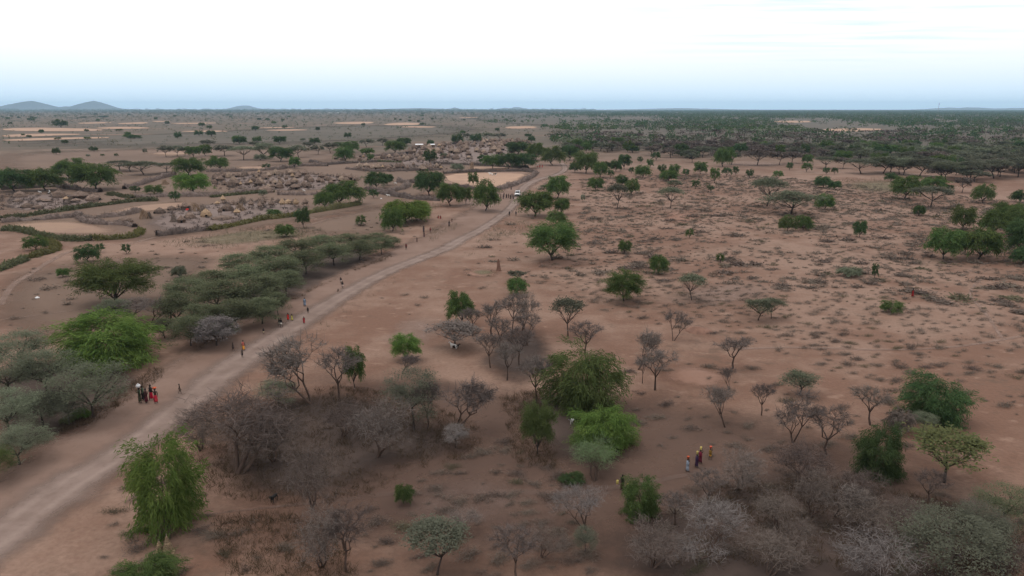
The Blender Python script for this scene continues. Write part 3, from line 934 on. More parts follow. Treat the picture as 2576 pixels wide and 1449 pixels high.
# type, material, trunk base x, y, crown width, top y (2576 x 1449 picture), place
T = """
G dark 36 481 80 426 wl|G green 115 479 86 426 wl|G green 180 449 78 401 wl|G green 242 477 112 414 wl|b dark 183 466 20 447 wl
G green 474 441 70 399 vil|G bright 487 487 76 438 vil|G green 548 428 50 394 vil|U dull 302 428 60 403 mid|U dull 328 431 55 408 mid|U sage 362 439 75 405 mid|U dull 420 434 58 409 mid
u dull 418 395 38 366 mid|u sage 613 402 62 367 mid|u dull 565 392 56 365 mid|U sage 667 400 54 360 mid|u sage 446 393 42 366 mid|g green 487 396 33 369 mid|g green 517 392 32 364 mid|g dark 604 363 34 343 mid|u dull 466 392 34 370 mid
u dull 640 374 28 356 mid|u dull 524 372 36 352 fl|g dark 154 321 29 301 fl|g dark 142 389 19 372 fl|g dark 237 382 17 369 fl|g dark 448 350 17 332 fl|g dark 501 342 20 328 fl|b green 388 489 46 466 vil|b dark 341 485 23 468 vil|b dark 441 508 24 481 vil
b green 325 346 28 338 fl|b dark 300 331 18 324 fl|b dark 338 349 33 340 fl|b dark 146 352 15 345 fl|b green 220 352 18 344 fl|b dark 58 342 12 336 fl|g dark 260 296 22 291 fl|g dark 210 297 16 293 fl
b sage 365 386 14 374 fl|b dark 293 394 11 386 fl|b dark 258 393 12 387 fl|b sage 222 395 12 388 fl
g dark 706 406 60 371 mid|g green 742 424 31 396 vf|g green 881 383 43 356 vf|g green 868 406 46 371 vf|g green 993 385 52 355 vf|g dark 1016 366 37 347 vf|g green 924 389 38 373 vf|b green 933 405 17 387 vf
g dark 1083 367 20 352 vf|g dark 1082 411 33 377 vil|b dark 1115 398 15 385 vil|g dark 1150 363 30 337 vf|g dark 1197 359 27 337 vf|u dull 1257 353 36 335 vf|u dull 1175 352 30 336 vf|u sage 1225 352 34 334 vf|g dark 704 363 29 343 mid|g dark 792 363 25 347 mid|u sage 751 396 54 365 mid|u dull 831 385 38 359 mid|u dull 922 370 38 350 vf|u dull 962 366 34 348 vf|u dull 800 389 36 366 mid|u dull 776 376 30 357 mid|b sage 655 404 30 388 mid|b dark 669 425 22 412 vf|g dark 850 371 22 358 mid|b dark 762 354 12 348 mid
G dark 948 474 60 433 row|G dark 974 466 34 439 row|G dark 1080 492 70 433 row|G green 1133 518 70 463 row|g olive 1172 514 28 473 row|G green 1221 531 67 456 row|g green 1190 467 24 434 row|G green 864 515 90 458 row|B green 817 524 48 485 row|b dark 940 499 23 476 row
G bright 1020 561 100 508 vb|G bright 1051 554 64 510 vb|B green 988 584 52 527 vb|g dark 763 573 29 525 vb|b dark 748 552 24 530 vb|b green 720 598 44 565 vb|b green 908 570 25 542 vb|b sage 662 497 22 478 vil|b green 690 545 34 527 vb|b sage 1150 430 30 412 vil
G dark 1303 388 54 358 rd|G green 1347 403 48 361 rd|G olive 1391 416 55 369 rd|G dark 1433 403 42 367 rd|g dark 1217 411 30 390 fld|G green 1240 424 46 390 fld|G dark 1278 425 52 387 fld|G dark 1320 424 54 387 fld|g dark 1337 358 20 342 rd
G olive 1474 436 60 383 pl|g dark 1446 433 29 410 pl|g dark 1570 426 35 390 pl|b dark 1550 432 29 403 pl|b green 1510 446 39 409 pl|b dark 1536 448 17 428 pl|b dark 1525 425 27 407 pl|b dark 1650 404 23 383 pl|b green 1635 422 20 400 pl|b green 1617 448 37 417 pl|b dark 1588 438 14 421 pl|b dark 1610 411 13 394 pl
b dark 1664 438 21 414 pl|b green 1696 439 27 414 pl|b green 1681 457 43 429 pl|b dark 1725 444 19 425 pl|b green 1762 438 33 408 pl|B green 1818 420 48 372 pl|g green 1910 379 40 356 edge|u dull 1741 409 39 385 edge|u mauve 1905 416 62 375 edge|u dull 1840 414 46 380 edge|b green 1797 461 26 423 pl|b dark 1828 444 25 422 pl|b dark 1850 442 15 419 pl|b dark 1885 448 19 426 pl|b dark 1750 475 21 452 pl|b dark 1788 482 15 466 pl
b dark 1564 467 31 440 pm|g olive 1590 491 39 451 pm|b green 1498 480 38 448 pm|U dull 1552 526 54 463 pm|U sage 1687 524 60 471 pm|u sage 1696 478 42 453 pm|G green 1402 500 62 444 car|U sage 1381 498 54 464 car|G green 1346 544 94 484 car|G green 1412 539 42 500 car|B olive 1400 569 48 532 car|H green 1390 655 124 563 car
U sage 1929 519 82 447 pm|b sage 1466 507 13 489 pm|U sage 1990 539 120 481 pr|B green 2074 528 50 489 pr|b olive 1980 582 42 543 pm|b green 2020 581 42 544 pm|b dark 2162 598 30 557 pr|b dark 2070 474 36 444 pr|b dark 2099 477 30 456 pr|G green 2275 501 74 444 pr|g green 2348 478 62 445 pr|U dull 2341 522 98 469 pr|b dark 2241 456 30 435 pr|u mauve 2420 485 44 446 pr|b olive 2472 512 46 464 pr|b dark 2389 481 18 465 pr|b dark 2311 544 30 518 pr|G olive 2420 578 53 522 pr|G green 2500 592 72 530 pr|G olive 2564 588 66 522 pr|G green 2535 556 64 512 pr|B dark 2566 510 44 479 pr|G green 2373 652 78 578 pr|G green 2461 652 106 578 pr|G dark 2568 648 84 556 pr|B dark 2574 668 56 622 pr
u sage 2222 436 74 393 edge|u dull 2166 437 74 399 edge|u sage 2273 440 66 397 edge|u dull 2313 443 70 399 edge|u sage 2378 453 76 405 edge|u dull 2440 451 84 404 edge|u dull 2500 449 80 400 edge|u dull 2561 446 80 394 edge|u sage 2077 424 62 394 edge|u mauve 1960 415 44 381 edge|g green 2122 403 42 380 edge|b green 2030 411 27 389 edge|b green 2029 433 24 410 edge|b green 1956 452 26 430 pl|b dark 1986 429 16 409 edge|b dark 2078 439 17 422 edge|b dark 2099 439 15 422 edge|u mauve 2120 424 40 396 edge|u mauve 1992 411 50 382 edge
H olive 293 765 168 662 lp|N bright 285 925 236 799 ll|b dark 222 661 54 616 lp|b dark 253 635 21 613 lp|b dark 319 639 23 614 lp|b green 159 698 29 676 lp|b sage 452 700 38 671 lp|b green 92 631 54 594 lp|b dark 230 800 52 796 lp
T twig 341 810 116 757 lp|T twig 380 812 90 752 lp|K sage 290 815 90 752 lp
K thicket 600 690 105 638 lt|K thicket 680 672 110 618 lt|K thicket 745 648 100 602 lt|K thicket 810 632 100 592 lt|K thicket 880 622 90 588 lt|K thicket 945 618 80 586 lt|K thicket 990 622 40 596 lt|K thicket 905 655 90 604 lt|K thicket 960 640 66 598 lt|K thicket 840 668 100 612 lt|K thicket 770 690 110 630 lt|K thicket 700 712 115 645 lt|K thicket 620 730 120 668 lt|K thicket 530 740 110 680 lt|K thicket 470 770 110 700 lt|K thicket 455 820 100 735 lt|K thicket 560 790 130 705 lt|K thicket 650 780 130 695 lt|K thicket 720 745 90 680 lt|K thicket 510 840 110 765 lt|K thicket 600 830 120 752 lt|K thicket 660 815 90 748 lt|K pale 545 870 110 800 lt|K thicket 480 870 100 795 lt|T twig 430 800 80 752 lt|K olive 560 856 60 808 lt|K thicket 700 795 60 735 lt|K thicket 415 850 60 800 lt
L sage 60 935 150 832 ll|L sage 30 1015 180 890 ll|L sage 235 1050 190 913 ll|L sage 120 990 150 880 ll|L sage 30 1110 160 975 ll|L dull 110 1075 150 985 ll|L sage 50 1170 150 1072 ll|L dull 175 1070 110 985 ll|L olive -10 1215 110 1120 ll|b bright 205 1055 44 1030 ll|b yellow 172 1066 36 1050 ll
T twig 786 1016 152 862 bt|T twig 851 1010 98 883 bt|G green 893 975 52 876 bt|T twig 1009 936 64 897 bt|H bright 1021 906 68 844 bt|G green 1158 818 64 736 bt|U twig 1144 875 122 811 bt|T twig 1238 845 78 758 bt|T twig 1288 833 66 743 bt|T twig 1314 833 74 742 bt|T twig 1304 919 88 828 bt|T twig 1234 925 66 838 bt|T twig 1275 956 64 866 bt|T twig 1190 845 60 775 bt|T twig 1258 880 70 800 bt|b green 1301 744 52 702 pm|u dull 1300 706 50 681 pm|T twig 1330 870 70 790 bt
U dull 1429 847 82 750 bt|T twig 1470 893 94 814 bt|T twig 1694 857 64 783 pm|T twig 1604 929 74 833 bt|T twig 1648 981 104 878 bt|T twig 1616 964 44 893 bt|T twig 1846 927 92 848 pm|T twig 1836 981 44 922 pm|U sage 1740 755 64 689 pm|H green 1569 757 88 685 pm|B green 1657 692 47 645 pm|b green 1571 639 31 606 pm|b green 1734 600 21 576 pm|b green 1812 662 21 638 pm|U sage 1907 806 64 752 pm|U sage 1940 801 58 750 pm|b olive 2242 789 54 758 pr|b dark 2199 702 18 662 pr|b sage 2137 698 58 674 pr
L sage 700 1015 110 956 fg|W mauve 596 1195 250 1005 fg|W mauve 505 1130 120 1030 fg|L dull 1042 1082 150 928 fg|T twig 1074 1082 66 962 fg|T twig 1150 1072 136 952 fg|L pale 1147 1126 66 1068 fg|W twig 949 1148 150 1016 fg|W mauve 787 1272 155 1124 fg|W mauve 690 1160 140 1060 fg|W mauve 860 1100 110 1020 fg
N bright 424 1348 172 1113 nr|N green 372 1510 150 1412 nr
T twig 1351 1014 88 893 cg|N olive 1467 1047 210 886 cg|N bright 1517 1139 158 1034 cg|H olive 1352 1142 76 1020 cg|W mint 1496 1212 125 1122 cg|N green 1606 1309 95 1205 cg|W pale 1476 1332 120 1236 cg|b dark 1440 1220 60 1195 cg
T twig 1823 1074 84 972 wm|T twig 1917 1045 60 965 wm|W twig 1850 1230 120 1132 wm|T twig 1776 1279 90 1190 wm|T twig 1996 1111 114 985 wm|U sage 2011 992 78 936 wm|T mauve 2188 1070 104 978 wm|T mauve 2082 1145 110 1032 wm|N dark 2348 1066 152 957 pr|N dark 2207 1206 114 1082 br|U yellow 2375 1214 195 1083 br|L sage 2322 1085 66 1037 wm|b mauve 2262 1094 66 1034 wm
W mauve 2025 1232 150 1124 wm|T twig 2098 1297 116 1212 br|W mauve 2034 1302 110 1195 br|W pale 2230 1465 180 1350 br|L dull 2390 1455 260 1296 br|L thicket 2525 1335 140 1222 br|W mauve 1965 1335 115 1256 br|W pale 1787 1400 215 1284 br|L dull 1472 1392 66 1322 bb|T twig 1298 1462 120 1338 bb|U dull 1100 1446 150 1310 bb|W twig 811 1424 130 1276 bb|T mauve 872 1436 116 1290 bb|b green 1016 1272 42 1222 bb|W twig 1155 1340 80 1292 bb|L dull 2460 1400 170 1270 br|W mauve 2160 1345 130 1262 br|W mauve 1640 1430 150 1340 br|W mauve 1930 1450 160 1360 br|W mauve 2290 1340 110 1262 br|W twig 2440 1345 110 1268 br|T mauve 2000 1400 100 1312 br|W mauve 2530 1450 130 1360 br|T twig 1700 1320 80 1240 br|W mauve 2150 1260 110 1186 br|T mauve 2330 1270 80 1190 br|W mauve 1360 1400 90 1330 bb
""".replace('\n', '|')
for row in T.split('|'):
    f_ = row.split()
    if len(f_) < 7:
        continue
    t, m = f_[0], f_[1]
    bx, by, wpx, top = map(float, f_[2:6])
    if wpx >= {'b': 27, 'g': 42, 'u': 60}.get(t, 1e9):
        t = t.upper()
    p = at(bx, by)
    dep = zdepth(p)
    # the crown hides the trunk foot of a skirted bush: its foot lies a little behind its lowest visible leaf
    wd = wpx * dep / F
    if t in 'BbN':
        p = p + np.array((p[0], p[1], 0)) / max(np.linalg.norm(p[:2]), 1) * wd * 0.25
    h = max(height_at(p, top), 0.5)
    # seen from above, the far rim of a wide flat crown stands higher in the picture than its middle
    if t in 'UuKL':
        h = max(h - 0.10 * wd * CAM_H / p[1], 0.6 * h)
    plant(t, p, wd, h, m, WHERE[f_[6]])
label_plants()

# ------------------------------------------------------------------ far wood, far plain
def noise2(x, y, s, seed=0):
    r = np.random.default_rng(seed)
    o = np.zeros_like(x)
    for k in range(5):
        a, ph = r.uniform(0, 6.28), r.uniform(0, 6.28, 2)
        fr = s * (0.7 + 0.5 * k)
        o += np.sin(x * fr * cos(a) + y * fr * sin(a) + ph[0]) * np.sin(-x * fr * sin(a) * 0.8 + y * fr * cos(a) * 0.8 + ph[1]) / (1 + 0.3 * k)
    return o / 2.5


def scatter(poly, spacing, n_try, seed, keep=None, grow=0.0):
    """random ground points inside a picture polygon, not nearer to each other than the spacing (which grows with distance)"""
    r = np.random.default_rng(seed)
    P = np.array(poly, float)
    lo, hi = P.min(0), P.max(0)
    ys = np.array([at(1288, y)[1] for y in (max(lo[1], 276.5), hi[1])])
    y0, y1 = ys.min(), ys.max()
    u = r.uniform(0, 1, n_try)
    # even per ground area inside a wedge, thinned with distance when the spacing grows
    Y = (y0 ** (2 - 2 * grow) + u * (y1 ** (2 - 2 * grow) - y0 ** (2 - 2 * grow))) ** (1 / (2 - 2 * grow)) if grow != 1 else y0 * (y1 / y0) ** u
    X = r.uniform((lo[0] - 1288) / F, (hi[0] - 1288) / F, n_try) * (Y * cos(PITCH) + CAM_H * sin(PITCH))
    px, py = pix(X, Y)
    ok = inpoly(px, py, poly)
    if keep is not None:
        ok &= keep(X, Y, r)
    X, Y = X[ok], Y[ok]
    out, cell = [], {}
    for x, y in zip(X, Y):
        sp = spacing * (y / y0) ** grow
        k = (int(x // sp), int(y // sp), round(math.log2(sp) * 2))
        if any(((x - a) ** 2 + (y - b) ** 2) < sp * sp for i in (-1, 0, 1) for j in (-1, 0, 1) for a, b in cell.get((k[0] + i, k[1] + j, k[2]), ())):
            continue
        cell.setdefault(k, []).append((x, y))
        out.append((x, y))
    return np.array(out)


CLEAR = [[(1930, 300), (2080, 300), (2240, 320), (2260, 340), (2080, 340), (1960, 320)], [(2330, 300), (2420, 305), (2380, 318)], [(1790, 395), (2000, 398), (2040, 412), (1820, 412)], [(1280, 330), (1380, 326), (1400, 345), (1300, 348)]]


def woodkeep(X, Y, r):
    px, py = pix(X, Y)
    k = noise2(X, Y, 0.016, 3) + r.uniform(-0.35, 0.35, len(X)) + 0.8 * noise2(X, Y, 0.004, 4) > -0.38 + 1.5 * np.clip((1750 - px) / 600, 0, 1) * (py < 352)
    for c in CLEAR:
        k &= ~(inpoly(px, py, c) & (r.uniform(0, 1, len(X)) < 0.93))
    return k


wood = scatter(WOOD, 6.6, 60000, 5, woodkeep, 0.42)
wood = wood[np.argsort(wood[:, 1])]
wpx, wpy = pix(wood[:, 0], wood[:, 1])
N_OBJ = 250
seen = np.where((wpx > -20) & (wpx < 2600))[0]
own = set(seen[:N_OBJ].tolist())


def lod_tree(r, flat_, n):
    """far tree for the wood's mass: trunk and some dozens of leaf clumps"""
    th, rad = r.uniform(0, 6.28, n), np.sqrt(r.uniform(0, 1, n)) * 0.5
    if flat_:
        P = np.stack((rad * np.cos(th), rad * np.sin(th), 0.86 + 0.16 * (1 - 4 * rad ** 2) + r.normal(0, 0.04, n)), 1)
        L = unit(r.standard_normal((n, 3)) * (1, 1, 0.3))
        W = unit(np.cross(L, r.standard_normal((n, 3)) * 0.4 + (0, 0, 1)))
        return P, L * 0.16, W * 0.10
    u = r.uniform(-0.8, 1, n)
    q = np.sqrt(1 - np.abs(u) ** 2.4) * 0.46 * r.uniform(0.6, 1.05, n)
    P = np.stack((q * np.cos(th), q * np.sin(th), 0.58 + 0.40 * u), 1)
    L = unit(r.standard_normal((n, 3)))
    W = unit(np.cross(L, r.standard_normal((n, 3))))
    return P, L * 0.17, W * 0.12


mass = {'dull': MB(), 'sage': MB(), 'green': MB(), 'dark': MB(), 'mauve': MB()}
stems = MB()
r = np.random.default_rng(21)
for k, (x, y) in enumerate(wood):
    far_ = min(max((y - 500) / 900, 0), 1)
    v = noise2(np.array([x]), np.array([y]), 0.012, 9)[0] + r.normal(0, 0.35)
    isflat = r.uniform() > 0.16 + 0.6 * far_
    m = ('mauve' if v < -0.25 else 'dull' if v < 0.35 else 'sage') if isflat else ('green' if v > 0.1 else 'dark')
    if isflat and far_ > 0.5:
        m = 'dull' if v < 0 else 'green'
    wd, h = (r.uniform(8, 14), r.uniform(4.6, 7.0)) if isflat else (r.uniform(6, 11), r.uniform(4.5, 8))
    if k in own:
        plant('u' if isflat else 'g', (x, y, 0), wd, h, m, '', 'trees packed in the far wood',
              f"{COLW[m]} {'flat-topped acacia' if isflat else 'rounded tree'} packed among its like in the far wood")
        continue
    wd *= 1 + 0.6 * far_ + max(y - 1500, 0) / 3000
    P, L, W = lod_tree(r, isflat, int(np.clip(46 * 600 / y, 12, 60)))
    s = np.array((wd, wd, h))
    cards(mass[m], P * s + (x, y, 0), L * wd, W * wd)
    if y < 900:
        tube(stems, [(x, y, 0), (x + r.normal(0, 0.4), y, h * 0.45), (x + r.normal(0, 1), y, h * 0.85)], [0.22, 0.17, 0.1], 3)
for m, b in mass.items():
    if b.n:
        tag(link('far_wood', b.mesh('far_wood', LEAF[m])), 'dense dry wood stretching to the horizon on the right', 'wood', kind='stuff')
tag(link('far_wood_stems', stems.mesh('far_wood_stems', BARKD)), 'thin trunks under the crowns of the far wood', 'wood', kind='stuff')

# bushes too many to count over the far left plain, and the trees one can tell apart there
PLAIN = [(-100, 277.5), (1500, 277.5), (1300, 300), (1390, 330), (1280, 345), (1000, 352), (700, 362), (560, 372), (300, 372), (-100, 372)]
fb = scatter(PLAIN, 5.0, 22000, 8, lambda X, Y, r: noise2(X, Y, 0.011, 14) + r.uniform(-0.6, 0.6, len(X)) > -0.35, 0.45)
mass = {'dull': MB(), 'dark': MB(), 'scrubg': MB()}
for x, y in fb:
    px, py = pix(x, y)
    if any(inpoly(px, py, f_) for f_ in FIELDS):
        continue
    m = ('dull', 'dark', 'scrubg')[r.integers(0, 3)]
    sz = r.uniform(1.0, 2.6) * (1 + max(y - 800, 0) / 1300) * (1.7 if r.uniform() < 0.15 else 1)
    P, L, W = lod_tree(r, False, 14)
    cards(mass[m], P * np.array((sz * 1.8, sz * 1.8, sz)) + (x, y, -0.2 * sz), L * sz * 1.6, W * sz * 1.6)
for m, b in mass.items():
    tag(link('far_bushes', b.mesh('far_bushes', LEAF[m])), 'grey-green bushes strewn over the far left plain', 'bushes', kind='stuff')
ft = scatter([(0, 282), (1400, 282), (1400, 345), (1000, 350), (560, 368), (0, 370)], 30.0, 900, 10, lambda X, Y, r: r.uniform(0, 1, len(X)) < 0.22, 0.8)
for x, y in ft[:90]:
    px, py = pix(x, y)
    if not any(inpoly(px, py, f_) for f_ in FIELDS):
        h = r.uniform(2.5, 5.5) * (1 + y / 4000)
        plant('g', (x, y, 0), h * r.uniform(1.1, 1.7), h, ('dark', 'green')[r.integers(0, 2)], '', 'small trees dotted over the far left plain',
              'small round dark tree dotted on the far left plain')

# ------------------------------------------------------------------ scrub on the plain, dry grass
SCRN = [scrub_mesh(720 + i, 420, 0.13, 0.009).mesh('scrub_near', LEAF['scrub']) for i in range(6)]
SCR = [scrub_mesh(700 + i).mesh('scrub', LEAF['scrub']) for i in range(7)]
rp = [(1330, 700), (1440, 600), (1470, 520), (1460, 450), (1640, 440), (1900, 440), (2200, 470), (2680, 520), (2680, 1060), (2300, 1010), (1950, 880), (1700, 830), (1450, 770)]


def rkeep(X, Y, r):
    px, py = pix(X, Y)
    d = 0.42 + 0.30 * np.clip((px - 1450) / 900, -0.5, 1) - 0.35 * ((py > 880) & (px < 2250))
    return (noise2(X, Y, 0.07, 31) * 0.75 + noise2(X, Y, 0.35, 32) * 0.45 + r.uniform(-0.5, 0.5, len(X))) < (d - 0.32)


sp = [(x, y, 1.0) for x, y in scatter(rp, 1.2, 22000, 31, rkeep)]
sp += [(x, y, 0.8) for x, y in scatter([(1150, 700), (1250, 560), (1330, 540), (1450, 560), (1400, 700), (1350, 760), (1000, 800), (900, 760)], 3.5, 420, 33)]
sp += [(x, y, 0.8) for x, y in scatter([(0, 650), (500, 600), (560, 640), (420, 760), (170, 900), (0, 830)], 3.0, 330, 34)]
sp += [(x, y, 0.85) for x, y in scatter([(560, 590), (1080, 540), (1120, 590), (1000, 600), (700, 600)], 3.0, 200, 35)]
sp += [(x, y, 1.25) for x, y in scatter([(900, 1290), (1250, 1110), (1420, 1180), (1500, 1449), (900, 1449)], 1.2, 260, 36)]
sp += [(x, y, 1.25) for x, y in scatter([(1600, 900), (2300, 960), (2300, 1120), (1700, 1180), (1560, 1000)], 2.0, 170, 37)]
sp += [(x, y, 1.25) for x, y in scatter([(200, 1449), (330, 1180), (620, 1290), (800, 1449)], 1.3, 110, 38)]
sp += [(x, y, 1.3) for x, y in scatter([(1600, 1449), (1700, 1230), (2000, 1180), (2576, 1280), (2576, 1449)], 1.5, 150, 40)]
sp += [(x, y, 1.2) for x, y in scatter([(60, 1200), (240, 1100), (400, 1030), (330, 1120), (150, 1260)], 3.0, 22, 43)]
sp += [(x, y, 1.1) for x, y in scatter([(1300, 445), (1460, 440), (1460, 560), (1420, 520)], 5, 120, 39)]
sp = np.array(sp)
px, py = pix(sp[:, 0], sp[:, 1])
RD = np.array([c[:2] for c in ROADC])


def near_road(x, y):
    q = np.interp(y, RD[::-1][:, 1], RD[::-1][:, 0])
    return (abs(x - q) < 16 + max(y - 480, 0) * 0.085) | ((x < q) & (x > q - 40 - max(y - 480, 0) * 0.22) & (y > 470))


sp = sp[[not near_road(a, b) for a, b in zip(px, py)]]
r = np.random.default_rng(77)
wd = np.clip(r.lognormal(0.18, 0.62, len(sp)), 0.4, 4.2) * sp[:, 2]
dist = np.hypot(sp[:, 0], sp[:, 1])
wd = np.where(dist < 130, np.clip(wd, 0.5, 2.0), wd)
order = np.argsort(-wd / dist)
rest = {'scrub': MB(), 'scrubg': MB()}
pr_ = [(np.empty(len(m.vertices) * 3, np.float32), m) for m in SCR]
for a_, m in pr_:
    m.vertices.foreach_get('co', a_)
prn_ = [np.empty(len(m.vertices) * 3, np.float32) for m in SCRN]
for a_, m in zip(prn_, SCRN):
    m.vertices.foreach_get('co', a_)
for k, i in enumerate(order):
    x, y, s_ = sp[i]
    green = r.uniform() < 0.09
    h = wd[i] ** 0.7 * r.uniform(0.14, 0.34)
    rz = r.uniform(-0.5, 0.5) + (pi if r.uniform() < 0.5 else 0)
    m = r.integers(0, len(SCR))
    if k < 300:
        o = link('scrub_bush', SCR[m] if dist[i] > 130 else SCRN[m % 6], None, LEAF['scrubg' if green else 'scrub'])
        o.location = (x, y, 0)
        o.rotation_euler = (0, 0, rz)
        o.scale = (wd[i], wd[i] * 0.8, h)
        tag(o, f"low {'olive' if green else 'grey'} cushion of dry scrub on the bare sandy plain", 'bush', 'low scrub cushions dotted over the plain')
    else:
        v = (pr_[m][0].reshape(-1, 3)[:240] if dist[i] > 130 else prn_[m % 6].reshape(-1, 3)[:1000]) * np.array((wd[i], wd[i] * 0.8, h)) * 1.05
        cz, sz_ = cos(rz), sin(rz)
        v = np.stack((v[:, 0] * cz - v[:, 1] * sz_ + x, v[:, 0] * sz_ + v[:, 1] * cz + y, v[:, 2]), 1)
        rest['scrubg' if green else 'scrub'].add(v, np.arange(len(v)).reshape(-1, 4))
for m, b in rest.items():
    tag(link('scrub', b.mesh('scrub_rest', LEAF[m])), 'small scrub tufts spread over the sandy plain', 'scrub', kind='stuff')


def tufts(name, polys, n, seed, mat, h, blades, label, sp_=0.45, spread=0.22):
    b = MB()
    r = np.random.default_rng(seed)
    for j, pl in enumerate(polys):
        pts = scatter(pl, sp_, n, seed + j, lambda X, Y, r: noise2(X, Y, 0.25, seed) + r.uniform(-0.7, 0.7, len(X)) > -0.1)
        pts = np.array([p for p in pts if not near_road(*pix(*p))])
        if not len(pts):
            continue
        m = len(pts) * blades
        hh = np.repeat(h * r.uniform(0.5, 1.4, len(pts)), blades)[:, None]
        P = np.repeat(np.c_[pts, np.zeros(len(pts))], blades, 0) + r.normal(0, spread, (m, 3)) * (1, 1, 0)
        L = unit(r.standard_normal((m, 3)) * (0.55, 0.55, 0.1) + (0, 0, 0.8)) * hh
        W = unit(np.cross(L, r.standard_normal((m, 3)))) * hh * 0.07
        cards(b, P, L, W)
    tag(link(name, b.mesh(name, mat)), label, 'grass', kind='stuff')


tufts('dry_grass', [[(440, 1060), (620, 1010), (860, 970), (1080, 1010), (1220, 1080), (1190, 1150), (1030, 1180), (930, 1250), (720, 1280), (530, 1240)],
                    [(540, 880), (600, 850), (760, 740), (980, 640), (990, 660), (770, 760), (690, 830), (570, 905)], [(160, 1090), (330, 1030), (420, 930), (380, 930), (280, 1000), (150, 1060)],
                    [(1260, 1000), (1370, 980), (1400, 1180), (1300, 1170)], [(540, 1300), (700, 1290), (830, 1330), (900, 1449), (560, 1449)], [(1700, 1420), (1800, 1230), (2050, 1200), (2576, 1300), (2576, 1449)]], 9000, 50, LEAF['straw'], 0.36, 20, 'brown dry grass under the thorn trees')
tufts('green_weeds', [[(400, 610), (520, 585), (660, 568), (800, 575), (860, 590), (700, 610), (560, 625), (430, 625)], [(980, 520), (1040, 508), (1110, 515), (1080, 535), (1000, 545)],
                      [(1090, 575), (1150, 565), (1200, 570), (1150, 600), (1080, 620)], [(2090, 450), (2250, 445), (2420, 470), (2400, 490), (2200, 495), (2060, 475)], [(1260, 560), (1330, 555), (1340, 585), (1200, 610)]],
      1500, 60, LEAF['scrubg'], 0.6, 7, 'low green weeds in patches beside the village', 0.9, 0.4)
tufts('verge_weeds', [[(770, 835), (900, 745), (1000, 690), (1010, 700), (920, 760), (800, 850)], [(1150, 640), (1260, 570), (1300, 560), (1180, 650)], [(1310, 480), (1420, 430), (1440, 440), (1330, 490)]],
      500, 70, LEAF['scrubg'], 0.35, 8, 'sparse weeds along the road edge', 0.8, 0.35)


# ------------------------------------------------------------------ brush fences and hedges
def fence(name, label, pts, h, wd, mats, seed, dens=26):
    r = np.random.default_rng(seed)
    if 'hedge' in name:
        h, wd, dens = h * 0.62, wd * 0.62, dens + 10
    G = np.array([at(x, y) for x, y in pts])
    seg = np.linalg.norm(np.diff(G, axis=0), axis=1)
    s = np.concatenate(([0], np.cumsum(seg)))
    n = max(int(s[-1] / 0.7), 3)
    t = np.linspace(0, s[-1], n)
    Q = np.stack([np.interp(t, s, G[:, k]) for k in range(3)], 1)
    ker = np.ones(5) / 5
    for k in (0, 1):
        pad = np.pad(Q[:, k], 2, mode='edge')
        Q[:, k] = np.convolve(pad, ker, 'valid')
    Q[:, :2] += r.normal(0, 0.10, (n, 2))
    T = unit(np.gradient(Q, axis=0))
    N = np.stack((-T[:, 1], T[:, 0], T[:, 2] * 0), 1)
    hs = h * (0.85 + 0.25 * np.sin(t * 0.23 + seed) + 0.18 * np.sin(t * 0.71 + seed * 2) + r.normal(0, 0.12, n))
    prof = [(-0.55, -0.05), (-0.42, 0.45), (-0.15, 0.85), (0.15, 0.85), (0.42, 0.45), (0.55, -0.05)]
    v = np.stack([Q + N * (wd * a + r.normal(0, 0.12, n))[:, None] + np.stack((hs * 0, hs * 0, hs * b), 1) for a, b in prof], 1).reshape(-1, 3)
    k = len(prof)
    i = np.arange(n - 1)[:, None] * k + np.arange(k - 1)[None]
    core = MB().add(v, np.stack((i, i + 1, i + 1 + k, i + k), -1).reshape(-1, 4))
    o = link(name, core.mesh(name, mats[0]))
    b = MB()
    m = n * dens
    idx = r.integers(0, n, m)
    a = r.uniform(-0.6, 0.6, m)
    P = Q[idx] + N[idx] * (a * wd)[:, None] + T[idx] * r.uniform(-0.5, 0.5, m)[:, None]
    P[:, 2] = hs[idx] * (1 - (a / 0.62) ** 2) * r.uniform(0.5, 0.95, m)
    L = unit(r.standard_normal((m, 3)) + N[idx] * a[:, None] * 1.5 + (0, 0, 0.5))
    W = unit(np.cross(L, r.standard_normal((m, 3))))
    ln = r.uniform(0.35, 0.8, (m, 1))
    cards(b, P, L * ln, W * ln * (0.16 if 'fence' in name else 0.4))
    link('twigs' if 'fence' in name else 'leaves', b.mesh(name + '_twigs', mats[1]), o)
    tag(o, label, 'fence' if 'fence' in name else 'hedge')
    return o


